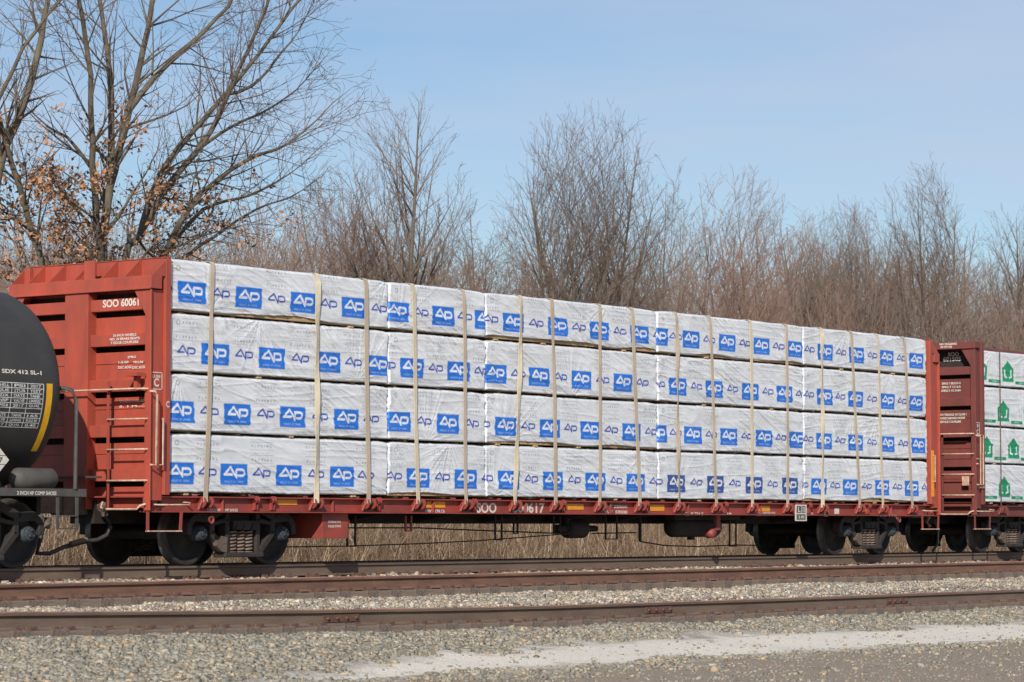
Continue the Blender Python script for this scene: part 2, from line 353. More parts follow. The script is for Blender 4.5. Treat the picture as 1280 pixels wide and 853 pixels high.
tA = make_track('a', YA0, 'railway track carrying the freight train, rail heads worn shiny', -13, 40, .0, True, 'rail_grey')
tB = make_track('b', YB, 'empty rusty railway track directly in front of the train, middle of three', -13, 40, .07, False, 'rail_side')
tC = make_track('c', YC, 'empty brown railway track nearest the gravel road, with bolted rail joints', -13, 40, .12, False, 'rail_grey')
for pxx in (425, 822, 1120):
    X, _ = atY(pxx, 760, YC); z = float(track_z('c', X)); mb = MB()
    mb.box(X - .30, X + .30, YC - .026, YC - .011, z - .135, z - .058)
    for dx in (-.24, -.08, .08, .24): mb.lathe([(-.02, 0), (-.02, .016), (0, .016)], 'y', (X + dx, YC - .026, z - .097), 8)
    mb.build('joint_bar', M['plate'], tC)

# ------------------------------------------------------------------ ballast stones (countless)
def near_tie_keep(X, Y, r):
    edge = (Y > YB - .62) & (Y < YB - .05); return r.rand(len(X)) < np.where(edge, .5, 1.0)
def scatter_stones(n, seed, Drange, smin, smax, name, label, keep=None, tints=None):
    r = np.random.RandomState(seed)
    D = r.uniform(*Drange, n); u = r.uniform(-.25, .25, n)
    X = CAM.x + D * (math.cos(TH) + u * math.sin(TH)) / (math.sin(TH) - u * math.cos(TH)); Y = CAM.y + D
    if keep is not None: k = keep(X, Y, r); X, Y = X[k], Y[k]
    n = len(X); s = r.uniform(smin, smax, n) * (1 + .5 * (r.rand(n) < .06)); Z = ground_z(X, Y) + s * .12
    base = np.array([(x, y, z) for z in (-1, 1) for x, y in ((-1, -1), (1, -1), (1, 1), (-1, 1))], float) * .5
    P = base[None] * (1 + r.uniform(-.45, .45, (n, 8, 3))) * (s[:, None, None] * np.stack([r.uniform(.8, 1.3, n), r.uniform(.6, 1, n), r.uniform(.45, .85, n)], -1)[:, None, :])
    a = r.uniform(0, 6.28, n); b = r.uniform(-.7, .7, n)
    ca, sa, cb, sb = np.cos(a)[:, None], np.sin(a)[:, None], np.cos(b)[:, None], np.sin(b)[:, None]
    x, y, z = P[..., 0], P[..., 1], P[..., 2]; y, z = y * cb - z * sb, y * sb + z * cb; x, y = x * ca - y * sa, x * sa + y * ca
    V = np.stack([x + X[:, None], y + Y[:, None], z + Z[:, None]], -1).reshape(-1, 3)
    f = np.array([(0, 3, 2, 1), (4, 5, 6, 7), (0, 1, 5, 4), (1, 2, 6, 5), (2, 3, 7, 6), (3, 0, 4, 7)])
    Fc = (f[None] + (np.arange(n) * 8)[:, None, None]).reshape(-1, 4)
    o = npmesh(name, V, Fc, M['stone']); tag(o, label, 'gravel', kind='stuff')
    T = np.array(tints)[r.choice(len(tints), n, p=None)] * r.uniform(.75, 1.15, (n, 1)); set_tint(o, np.repeat(T * np.array([[1.0, .985, .95]]), 8, 0)); return o
warm = [(.84, .78, .68), (.70, .67, .60), (.54, .49, .43), (1.0, .95, .86), (.66, .54, .42), (.42, .38, .34), (.80, .66, .48), (.58, .56, .53), (.48, .47, .44)]
cool = [(.50, .50, .45), (.42, .42, .38), (.58, .56, .49), (.34, .32, .28), (.50, .42, .32), (.70, .65, .55), (.46, .48, .45), (.78, .64, .46), (.44, .44, .40), (.52, .51, .46)]
def keep_front(X, Y, r):
    d = np.abs(Y - band_centre(X)); hw = band_half(X); rr = r.rand(len(X)); edge = NZ(X * 2 + 5, Y * 2 + 9)
    bandp = np.clip((d - hw - .9 * (edge - .5)) / .35 + .25, .005, 1.0); road = np.where(Y < band_centre(X) - hw * .6, np.where(Y < band_centre(X) - hw - 1.2 * edge, .015, .35), 1.0)
    return (rr < bandp * road) & near_tie_keep(X, Y, r)
scatter_stones(135000, 5, (13.5, 20.2), .018, .046, 'ballast_gravel', 'loose grey gravel on the shoulder before the nearest rail', keep_front, cool)
scatter_stones(80000, 8, (20.0, 27.2), .021, .047, 'ballast_stones', 'pale mixed ballast stones between the rails', near_tie_keep, warm)
scatter_stones(16000, 9, (27.2, 32.5), .03, .06, 'ballast_rubble', 'ballast stones around the ties under the train', None, warm)
def keep_band(X, Y, r): return r.rand(len(X)) < np.where(Y < band_centre(X) - band_half(X) * .8, .55, .12)
scatter_stones(26000, 12, (11.5, 18), .010, .024, 'road_pebbles', 'small pebbles on the gravel road', keep_band, cool)

# ------------------------------------------------------------------ dry grass behind the train
def build_grass():
    r = np.random.RandomState(21)
    def blades(n, D0, D1, hmin, hmax, wd, lean, name, label, tcol):
        D = r.uniform(D0, D1, n); u = r.uniform(-.25, .25, n)
        X = CAM.x + D * (math.cos(TH) + u * math.sin(TH)) / (math.sin(TH) - u * math.cos(TH)); Y = CAM.y + D
        clump = NZ(X * .7, Y * .7); h = r.uniform(hmin, hmax, n) * (.6 + .8 * clump); Z = ground_z(X, Y) - .03
        a = r.uniform(0, 6.28, n); l = r.uniform(0, lean, n) ** 1.0 * h; dx, dy = np.cos(a) * l, np.sin(a) * l
        b = r.uniform(0, 6.28, n); wx, wy = np.cos(b) * wd * r.uniform(.5, 1.3, n), np.sin(b) * wd * r.uniform(.5, 1.3, n)
        z0 = np.zeros(n); P = []
        for t, ww in ((0, 1), (.5, .8), (1, .15)):
            cx, cy, cz = X + dx * t ** 1.8, Y + dy * t ** 1.8, Z + h * (t - .28 * t * t * np.minimum(1, l / h * 1.2))
            P += [np.stack([cx - wx * ww, cy - wy * ww, cz], -1), np.stack([cx + wx * ww, cy + wy * ww, cz], -1)]
        V = np.stack(P, 1).reshape(-1, 3); f = np.array([(0, 1, 3, 2), (2, 3, 5, 4)]); Fc = (f[None] + (np.arange(n) * 6)[:, None, None]).reshape(-1, 4)
        o = npmesh(name, V, Fc, M['grass']); tag(o, label, 'grass', kind='stuff')
        T = np.array(tcol)[r.randint(0, len(tcol), n)] * r.uniform(.55, 1.05, (n, 1)) * (.75 + .4 * NZ(X * .55 + 3, Y * .55 + 8))[:, None]; set_tint(o, np.repeat(T, 6, 0))
    tc = [(.85, .80, .72), (1.0, .95, .86), (.55, .46, .38), (.7, .6, .5), (.42, .33, .26), (.35, .27, .22), (1.35, 1.3, 1.2)]
    blades(52000, 33.0, 40.0, .35, .9, .0055, 1.5, 'dry_grass', 'dry tan grass standing behind the train', tc)
    blades(30000, 34.0, 44.0, .8, 1.7, .007, 1.0, 'dead_weeds', 'tall dead weeds behind the train', tc[1:])
    blades(9000, 31.6, 33.4, .1, .35, .006, 1.2, 'grass_tufts', 'short dry grass at the foot of the far ballast', tc)
build_grass()

# ------------------------------------------------------------------ trees
def seg_mesh(S, name, m, parent, k):
    """S (n,8): p0,p1,r0,r1 -> tubes with k sides"""
    S = np.asarray(S, dtype=np.float64); n = len(S); p0, p1 = S[:, :3], S[:, 3:6]; d = p1 - p0; L = np.linalg.norm(d, axis=1, keepdims=True) + 1e-9; d /= L
    p1 = p1 + d * S[:, 7:8] * .4
    u = np.where(np.abs(d[:, 2:3]) < .9, [[0, 0, 1.]], [[0, 1., 0]]); a = np.cross(d, u); a /= np.linalg.norm(a, axis=1, keepdims=True); b = np.cross(a, d)
    V = []
    for pp, rr in ((p0, S[:, 6:7]), (p1, S[:, 7:8])):
        for i in range(k):
            t = 2 * math.pi * i / k; V.append(pp + (a * math.cos(t) + b * math.sin(t)) * rr)
    V = np.stack(V, 1).reshape(-1, 3)
    f = np.array([(i, (i + 1) % k, (i + 1) % k + k, i + k) for i in range(k)]); Fc = (f[None] + (np.arange(n) * 2 * k)[:, None, None]).reshape(-1, 4)
    return npmesh(name, V, Fc, m, parent, smooth=k > 3)
def grow(r, p, d, L, rad, lvl, out, P):
    st = P['step'][lvl]; n = max(2, int(L / st)); st = L / n; r0 = rad; tip = max(.0035, rad * P['taper'][lvl])
    w = P['wander'][lvl]; upt = P['up'][lvl]
    nxt = lvl + 1 < P['levels']
    acc = r.random()
    for i in range(n):
        t = (i + 1) / n
        d = [d[0] + r.gauss(0, w), d[1] + r.gauss(0, w), d[2] + r.gauss(0, w) + upt]
        m = math.sqrt(d[0] ** 2 + d[1] ** 2 + d[2] ** 2); d = [c / m for c in d]
        q = [p[0] + d[0] * st, p[1] + d[1] * st, p[2] + d[2] * st]; r1 = rad + (tip - rad) * t
        out.append((*p, *q, r0, r1)); p = q; r0 = r1
        if nxt and t > P['start'][lvl]:
            acc += st * P['dens'][lvl]
            while acc > 1:
                acc -= 1
                spawn(r, p, d, L, r1, t, lvl, out, P)
def spawn(r, p, d, L, r1, t, lvl, out, P):
    ang = R_(r.uniform(*P['ang'][lvl])); az = r.uniform(0, 6.283)
    a = Vector(d); ref = Vector((0, 0, 1)) if abs(a.z) < .9 else Vector((1, 0, 0)); s = a.cross(ref).normalized(); v = s.cross(a)
    nd = a * math.cos(ang) + (s * math.cos(az) + v * math.sin(az)) * math.sin(ang)
    cl = L * r.uniform(*P['len'][lvl]) * (1 - t * P['lt'][lvl])
    if 'env' in P:                        # branches stop at a rounded crown outline
        cz, rx, rz = P['env']; qx, qy, qz = p[0] / rx, p[1] / rx, (p[2] - cz) / (rz if p[2] > cz else rz * 1.25); ex, ey, ez = nd[0] / rx, nd[1] / rx, nd[2] / rz
        A = ex * ex + ey * ey + ez * ez; B = qx * ex + qy * ey + qz * ez; C = qx * qx + qy * qy + qz * qz - 1; dsc = B * B - A * C
        ex_ = (-B + math.sqrt(dsc)) / A if dsc > 0 else 0
        cl = ex_ * r.uniform(.72, 1.02) if lvl == 0 else min(cl, max(.15, ex_) + r.uniform(0, .25))
    if cl < .12: return
    grow(r, p, list(nd), cl, max(.004, r1 * r.uniform(.45, .68)), lvl + 1, out, P)
def split_build(out, t, mtrunk, mtwig, thick=.022):
    A = [s for s in out if s[6] > thick]; B = [s for s in out if s[6] <= thick]
    seg_mesh(A, 'trunk', mtrunk, t, 7)
    seg_mesh(B, 'crown', mtwig, t, 3)
PT = dict(levels=4, step=(.5, .38, .26, .18), taper=(.12, .15, .25, .4), wander=(.045, .075, .10, .12), up=(.03, .055, .05, .04), start=(.22, .2, .12, .1),
          dens=(2.4, 2.5, 3.6, 4), ang=((22, 42), (20, 42), (22, 50), (20, 50)), len=((.38, .62), (.3, .5), (.3, .5), (.3, .5)), lt=(.62, .45, .4, .4))
def make_tree(seed, H, rad, name, mt, mw, **kw):
    P = dict(PT); P.update(kw); r = random.Random(seed); out = []
    stems = P.get('stems', 1)
    t = empty(name)
    for s in range(stems):
        if stems == 1: d = [r.gauss(0, .03), r.gauss(0, .03), 1]
        else: a = 6.28 * s / stems + r.uniform(-.4, .4); l = r.uniform(.08, P.get('spread', .30)); d = [math.cos(a) * l, math.sin(a) * l, 1]
        grow(r, [d[0] * .3 if stems > 1 else 0, d[1] * .3 if stems > 1 else 0, -.3], d, H * (1 if s == 0 else r.uniform(.75, .98)), rad * (1 if stems == 1 else r.uniform(.6, .9)), 0, out, P)
    split_build(out, t, mt, mw); return t
def place(t, px, topy, Y, H, rz=0, sx=1):
    """stand a tree behind photo column px on plane Y so that its top reaches row topy"""
    X, Z = atY(px, topy, Y); zg = float(ground_z(np.array([X]), np.array([Y]))[0]); s = (Z - zg) / H
    t.location = (X, Y, zg); t.scale = (s * sx, s * sx, s); t.rotation_euler = (0, 0, rz)

# -- the two big oaks on the left and the one leaving the frame, limbs traced at their own depth
def limb_tree(name, seed, Y, limbs, leaves, label, cat='tree'):
    r = random.Random(seed); out = []; P = dict(PT); P.update(levels=5, step=(.5, .42, .3, .22, .16), taper=(.2, .14, .2, .3, .4), wander=(.03, .09, .12, .14, .14), up=(.02, .03, .025, .03, .03),
        start=(.1, .12, .1, .1, .1), dens=(1, 3.0, 3.5, 4.0, 3), ang=((25, 60),) + ((22, 55),) * 4, len=((.4, .6), (.36, .6), (.38, .6), (.4, .6), (.3, .5)), lt=(.35,) * 5)
    base = limbs[0][0][0]; bx, bz = atY(base[0], base[1], Y); zg = float(ground_z(np.array([bx]), np.array([Y]))[0]); t = empty(name, (bx, Y, zg)); tips = []
    for pts, r0, r1, dens, cl in limbs:
        W = []; yo = r.uniform(-1.2, 1.2)
        for i, (px, py) in enumerate(pts):
            yy = Y + yo * (i / (len(pts) - 1)) * (0 if pts is limbs[0][0] else 1); X, Z = atY(px, py, yy); W.append(Vector((X - bx, yy - Y, Z - zg)))
        if pts is limbs[0][0]: W.insert(0, Vector((W[0].x, 0, -.3)))
        S = []
        for i in range(len(W) - 1):
            p0 = W[max(i - 1, 0)]; p1, p2 = W[i], W[i + 1]; p3 = W[min(i + 2, len(W) - 1)]; n = max(2, int((p2 - p1).length / .35))
            for k in range(n):
                q = k / n; S.append(.5 * ((2 * p1) + (-p0 + p2) * q + (2 * p0 - 5 * p1 + 4 * p2 - p3) * q * q + (-p0 + 3 * p1 - 3 * p2 + p3) * q ** 3))
        S.append(W[-1]); n = len(S) - 1; acc = 0; tot = sum((S[i + 1] - S[i]).length for i in range(n))
        for i in range(n):
            j = Vector((r.gauss(0, .012), r.gauss(0, .012), 0)); S[i + 1] = S[i + 1] + j
            ra, rb = .86 * (r0 + (r1 - r0) * i / n), .86 * (r0 + (r1 - r0) * (i + 1) / n); out.append((*S[i], *S[i + 1], ra, rb))
            acc += (S[i + 1] - S[i]).length * dens * 2.5 * (.55 + .9 * i / n)
            while acc > 1 and S[i].z > 2.2:
                acc -= 1; d = (S[i + 1] - S[i]).normalized(); tt = i / n
                ang = R_(r.uniform(28, 62)); az = r.uniform(0, 6.283); s = d.cross(Vector((0, 1, .2))).normalized(); v = s.cross(d)
                nd = d * math.cos(ang) + (s * math.cos(az) + v * .7 * math.sin(az)) * math.sin(ang)
                grow(r, list(S[i + 1]), list(nd), cl * .84 * r.uniform(.4, 1.3) * (1 - .3 * tt), max(.007, min(rb * .42, .034)), 1, out, P)
        grow(r, list(S[-1]), list((S[-1] - S[-2]).normalized()), cl * .5, r1, 1, out, P)
    split_build(out, t, M['bark_green'], M['twig_oak'])
    if leaves:
        nr = np.random.RandomState(seed); C = []
        segs = [s for s in out if s[6] < .02]
        for (px, py, sp, cnt) in leaves:
            X, Z = atY(px, py, Y); c = np.array([X - bx, 0, Z - zg])
            near = [s for s in segs if abs(s[3] - c[0]) < sp * 1.25 and abs(s[5] - c[2]) < sp]
            if not near: continue
            for q in range(cnt):
                s = near[nr.randint(len(near))]
                for _ in range(nr.randint(2, 6)): C.append(np.array(s[3:6]) + nr.normal(0, .10, 3))
        C = np.array(C); n = len(C); a = nr.normal(0, 1, (n, 3)); a /= np.linalg.norm(a, axis=1, keepdims=True); b = np.cross(a, nr.normal(0, 1, (n, 3))); b /= np.linalg.norm(b, axis=1, keepdims=True)
        L = nr.uniform(.034, .075, (n, 1)); Wd = L * nr.uniform(.35, .6, (n, 1)); cc = np.cross(a, b) * L * .25
        V = np.stack([C - a * L, C + b * Wd + cc, C + a * L, C - b * Wd + cc], 1).reshape(-1, 3); Fc = np.arange(n * 4).reshape(n, 4)
        lo = npmesh('leaves', V, Fc, M['leaf'], t); set_tint(lo, np.repeat(nr.uniform(.55, 1.35, (n, 1)) * np.array([[1, 1, 1]]), 4, 0))
    tag(t, label, cat); return t
limb_tree('oak_tree', 11, 8.5, [
    ([(128, 345), (131, 290), (137, 235), (148, 190), (163, 130), (180, 62), (190, 5), (196, -60)], .17, .05, 1.7, 3.0),
    ([(127, 335), (120, 275), (116, 205), (115, 130), (110, 60), (98, 0), (92, -50)], .085, .04, 1.5, 2.6),
    ([(138, 225), (139, 150), (137, 90), (130, 40), (120, -40)], .085, .04, 1.5, 2.6),
    ([(160, 140), (190, 100), (235, 58), (285, 8), (300, -30)], .07, .03, 1.6, 2.4),
    ([(118, 215), (103, 195), (84, 172), (58, 158), (30, 130)], .05, .015, 1.8, 1.8)],
    [(100, 300, 1.3, 210), (60, 315, 1.5, 200), (30, 325, 1.5, 150), (150, 305, 1.4, 150), (110, 165, .5, 26), (130, 180, .4, 16), (190, 130, .3, 5), (90, 235, 1.1, 30)],
    'large bare oak with dark forked trunk rising behind the left red bulkhead')
limb_tree('oak_tree', 23, 10.0, [
    ([(152, 352), (172, 300), (190, 240), (214, 198), (245, 160), (282, 118), (325, 66), (372, 2)], .12, .035, 2.0, 2.6),
    ([(176, 290), (215, 225), (250, 185), (272, 148), (290, 108), (320, 40), (345, -20)], .085, .03, 1.9, 2.4),
    ([(200, 330), (235, 262), (268, 228), (310, 200), (360, 180), (395, 150)], .085, .02, 2.2, 2.3),
    ([(205, 318), (255, 262), (310, 245), (350, 225), (385, 200)], .06, .015, 2.2, 1.9),
    ([(285, 118), (315, 108), (345, 75), (372, 40), (392, 5)], .045, .015, 2.2, 1.8),
    ([(250, 185), (290, 158), (330, 140), (370, 112), (400, 80)], .045, .012, 2.2, 1.7),
    ([(200, 340), (262, 300), (320, 262), (368, 245), (395, 225)], .05, .012, 2.2, 1.6)],
    [(200, 285, 1.3, 110), (235, 262, 1.2, 60), (180, 310, 1.4, 150), (250, 305, 1.4, 150), (290, 290, 1.2, 30)],
    'slanting bare oak leaning right, its lower branches holding orange dead leaves')
limb_tree('oak_tree', 37, 7.5, [
    ([(52, 345), (38, 285), (24, 235), (5, 170), (-20, 90)], .10, .05, 1.6, 2.6),
    ([(-14, 300), (-6, 230), (10, 175), (30, 128), (46, 70), (60, 0), (66, -50)], .12, .04, 1.8, 2.6),
    ([(60, 335), (40, 300), (32, 250), (10, 215), (-20, 215)], .04, .02, 2, 1.8),
    ([(-30, 180), (0, 120), (30, 60), (60, 20), (90, -20)], .05, .02, 2, 2.0)],
    [(20, 265, 1.2, 60), (10, 225, 1.0, 50), (15, 315, 1.4, 150), (55, 320, 1.2, 110), (0, 290, 1, 50)],
    'bare oak at the left edge of the picture with crossing grey limbs')

tall = dict(levels=5, step=(.5, .42, .3, .2, .15), taper=(.1, .14, .22, .35, .4), wander=(.022, .045, .07, .10, .12), up=(.02, .035, .045, .05, .04), start=(.22, .12, .1, .1, .1),
            dens=(4.3, 3.3, 3.6, 4.0, 3), ang=((26, 46), (18, 38), (20, 42), (20, 50), (20, 50)), len=((.36, .56), (.28, .46), (.34, .52), (.4, .6), (.3, .5)), lt=(.50, .40, .35, .35, .35))
def crown(rx, cz, rz, **k): return dict(tall, env=(cz, rx, rz), **k)
T1 = make_tree(101, 12, .16, 'bare_tree', M['bark'], M['twig'], **crown(2.5, 7.2, 5.0, taper=(.06, .14, .22, .35, .4)))
place(T1, 493, 106, 14, 12.2); tag(T1, 'tall bare tree with one straight trunk and pointed crown, behind the second load column', 'tree')
T2 = make_tree(202, 12, .15, 'bare_tree', M['bark'], M['twig'], **crown(2.9, 7.4, 4.8, stems=5, spread=.36, dens=(3.4, 3.0, 3.5, 4.0, 3), start=(.25, .15, .1, .1, .1)))
place(T2, 735, 138, 15, 12.2); tag(T2, 'broad many-stemmed bare tree, the tallest above the middle of the load', 'tree')
T3 = make_tree(303, 11, .11, 'bare_tree', M['bark'], M['twig'], **crown(1.7, 6.9, 4.4, stems=2, spread=.12))
place(T3, 828, 190, 17, 11.3, 1.1); tag(T3, 'bare tree standing just right of the broad many-stemmed one', 'tree')
T4 = make_tree(404, 11, .10, 'bare_tree', M['bark'], M['twig_red'], **crown(1.9, 7.0, 4.4, stems=3, spread=.16))
place(T4, 925, 200, 16, 11.3, 2.1); tag(T4, 'three-stemmed reddish bare tree above the right half of the load', 'tree')
T5 = make_tree(505, 12, .14, 'bare_tree', M['bark'], M['twig'], **crown(2.2, 7.4, 4.8, stems=3, spread=.2))
place(T5, 1158, 203, 17, 12.2, .4); tag(T5, 'tall bare tree with dark forked stems above the gap between the two red cars', 'tree')
T6 = copy_tree(T1); place(T6, 1272, 250, 20, 12.2, 2.2); tag(T6, 'bare tree at the right edge of the picture above the green-printed load', 'tree')
T7 = copy_tree(T3); place(T7, 572, 203, 18, 11.3, 2.9, 1.2); tag(T7, 'bare tree with slender leaning stems right of the pointed tall tree', 'tree')
T8 = copy_tree(T4); place(T8, 440, 200, 15, 11.3, .7, 1.1); tag(T8, 'reddish bare tree left of the pointed tall tree, reaching two thirds of its height', 'tree')
T9 = copy_tree(T2); place(T9, 1052, 252, 20, 12.2, 1.9, .9); tag(T9, 'many-stemmed bare tree between the reddish three-stemmed tree and the dark forked one', 'tree')
# thicket kinds
kinds = []
for i, (s, H, rad, mw, kw) in enumerate([
        (1, 9, .07, 'twig_red', dict(stems=3, dens=(3.0, 3.4, 4.2, 4), env=(5.0, 1.6, 4.0))), (2, 9, .08, 'twig', dict(stems=2, dens=(2.8, 3.2, 4.2, 4), env=(5.0, 2.1, 4.0), ang=((32, 60), (24, 50), (25, 55), (20, 50)), wander=(.06, .10, .12, .14))), (3, 8, .06, 'twig_red', dict(stems=5, dens=(2.6, 3.0, 3.8, 4), env=(4.4, 1.7, 3.6))),
        (4, 9, .09, 'twig', dict(stems=1, dens=(4.2, 3.6, 4.4, 4), env=(5.2, 2.3, 3.8), ang=((35, 62), (24, 50), (25, 55), (20, 50)), wander=(.05, .09, .12, .14))), (5, 6, .045, 'twig', dict(stems=7, dens=(2.6, 2.8, 3.5, 4)))]):
    kinds.append((make_tree(900 + s, H, rad, 'bare_tree' if i != 4 else 'bare_shrub', M['bark'], M[mw], **kw), H))
pr = random.Random(5); skyl = [(-40, 250), (60, 240), (180, 250), (300, 240), (380, 225), (440, 215), (500, 260), (560, 260), (610, 245), (650, 300), (720, 285), (800, 290), (880, 265), (960, 250), (1040, 262), (1100, 270), (1180, 262), (1240, 285), (1330, 290)]
used = set(); cnt = 0
for layer, (Ymin, Ymax, n, off) in enumerate([(13, 16, 36, 66), (17, 22, 50, 24), (24, 34, 62, 0), (38, 60, 76, -8)]):
    for i in range(n):
        px = -50 + 1390 * (i + pr.uniform(.1, .9)) / n; base = np.interp(px, [a for a, b in skyl], [b for a, b in skyl]); ty = base + off + pr.uniform(-14, 42)
        k = pr.choice([0, 0, 1, 1, 2, 3, 3]) if layer else pr.choice([0, 1, 2, 4, 4]); src, H = kinds[k]
        if k in used: t = copy_tree(src)
        else: t = src; used.add(k)
        place(t, px, ty, pr.uniform(Ymin, Ymax), H * 1.02, pr.uniform(0, 6.28), pr.uniform(.85, 1.3)); cnt += 1
        if k == 4: tag(t, 'low many-stemmed leafless shrub in front of the thicket behind the train', 'shrub', 'leafless shrubs behind the train')
        else: tag(t, 'thin bare tree in the dense leafless thicket behind the train', 'tree', 'bare thicket trees behind the train')

# ------------------------------------------------------------------ trucks (bogies)
def wheelset_mesh():
    mb = MB(); prof_t = [(-.80, .0), (-.80, .10), (-.76, .11), (-.745, .20), (-.745, .385), (-.80, .405), (-.80, .448), (-.795, .456)]
    for s in (1, -1):
        mb.cur = 0; mb.lathe([(s * t, r) for t, r in prof_t], 'y', (0, 0, 0), 48)
        mb.cur = 1; mb.lathe([(s * -.795, .456), (s * -.70, .459), (s * -.69, .470), (s * -.675, .483), (s * -.660, .480)], 'y', (0, 0, 0), 48)
        mb.cur = 0; mb.lathe([(s * -.660, .480), (s * -.662, .40), (s * -.69, .38), (s * -.69, .15), (s * -.62, .10), (s * -.62, .085), (0, .082)], 'y', (0, 0, 0), 48)
        mb.cur = 0; mb.lathe([(s * -.80, .07), (s * -1.02, .07)], 'y', (0, 0, 0), 14)
    return mb
def make_truck(parent, x):
    t = empty('truck', (x, 0, 0)); t.parent = parent
    for dx in (-.89, .89):
        wq = wheelset_mesh().build('wheelset', [M['wheel'], M['tread']], t); wq.location = (dx, 0, .4575)
    for s in (-1, 1):
        y0, y1 = (s * 1.10, s * .90) if s < 0 else (.90, 1.10)
        yc = (y0 + y1) / 2; mb = MB(); U = (0, 1, 0)
        def B(p, q, h, w=.17): mb.bar((p[0], yc, p[1]), (q[0], yc, q[1]), h, w, up=(0, 1, 0))
        for k in (-1, 1):
            B((k * 1.12, .60), (k * .98, .72), .10); B((k * 1.0, .70), (k * .70, .68), .13); B((k * .74, .68), (k * .30, .86), .13)
            B((k * .66, .66), (k * .66, .45), .10); B((k * 1.12, .62), (k * 1.13, .44), .10)
            B((k * .68, .48), (k * .36, .17), .10); B((k * .33, .86), (k * .33, .15), .09)
            B((k * .62, .60), (k * .31, .66), .06)
        B((-.36, .86), (.36, .86), .14); B((-.42, .145), (.42, .145), .07, .24)
        f = mb.build('side_frame', M['truck'], t); bevel(f, .015)
        wd = MB(); wd.prism([(-.60, .28), (-.50, .20), (-.38, .18), (-.37, .40), (-.48, .42), (-.60, .36)], 'y', yc - .115, yc - .04 if s < 0 else yc + .1)
        wd.build('brake_shoe_guide', M['dust_steel'], t)
        sp = MB()
        for k in (-1, 0, 1):
            pts = [(k * .175 + .074 * math.cos(a), yc + .072 * math.sin(a), .195 + .30 * a / (2 * math.pi * 6)) for a in np.linspace(0, 2 * math.pi * 6, 96)]
            sp.tube(pts, .018, 5); sp.lathe([(.182, 0), (.182, .092), (.196, .092), (.196, 0)], 'z', (k * .175, yc, 0), 12)
        sp.build('coil_spring', M['spring'], t)
        bo = MB(); bo.box(-.25, .25, min(yc - .12, yc + .12), max(yc - .12, yc + .12), .51, .64)
        [bo.prism([(kk * .17 - .06, .511), (kk * .17 + .06, .511), (kk * .17, .58)], 'y', yc - .135, yc + .135) for kk in (-1, 0, 1)]; bo.build('bolster_end', M['truck'], t)
        for dx in (-.89, .89):
            cp = MB(); yo = s * 1.10; cp.lathe([(-s * .02, .095), (s * .01, .095), (s * .025, .08), (s * .03, 0)], 'y', (dx, yo, .4575), 18)
            for a in (90, 210, 330): cp.lathe([(s * .03, 0), (s * .03, .018), (s * .05, .018), (s * .05, 0)], 'y', (dx + .045 * math.cos(R_(a)), yo, .4575 + .05 * math.sin(R_(a))), 6)
            cp.lathe([(-s * .20, .105), (-s * .02, .105), (-s * .02, .09)], 'y', (dx, yo, .4575), 20); cp.build('bearing_cap', M['cap'], t)
    MB().box(-.22, .22, -1.0, 1.0, .52, .74).box(-.60, -.52, -.8, .8, .36, .46).box(.52, .60, -.8, .8, .36, .46).build('bolster', M['under'], t)
    return t

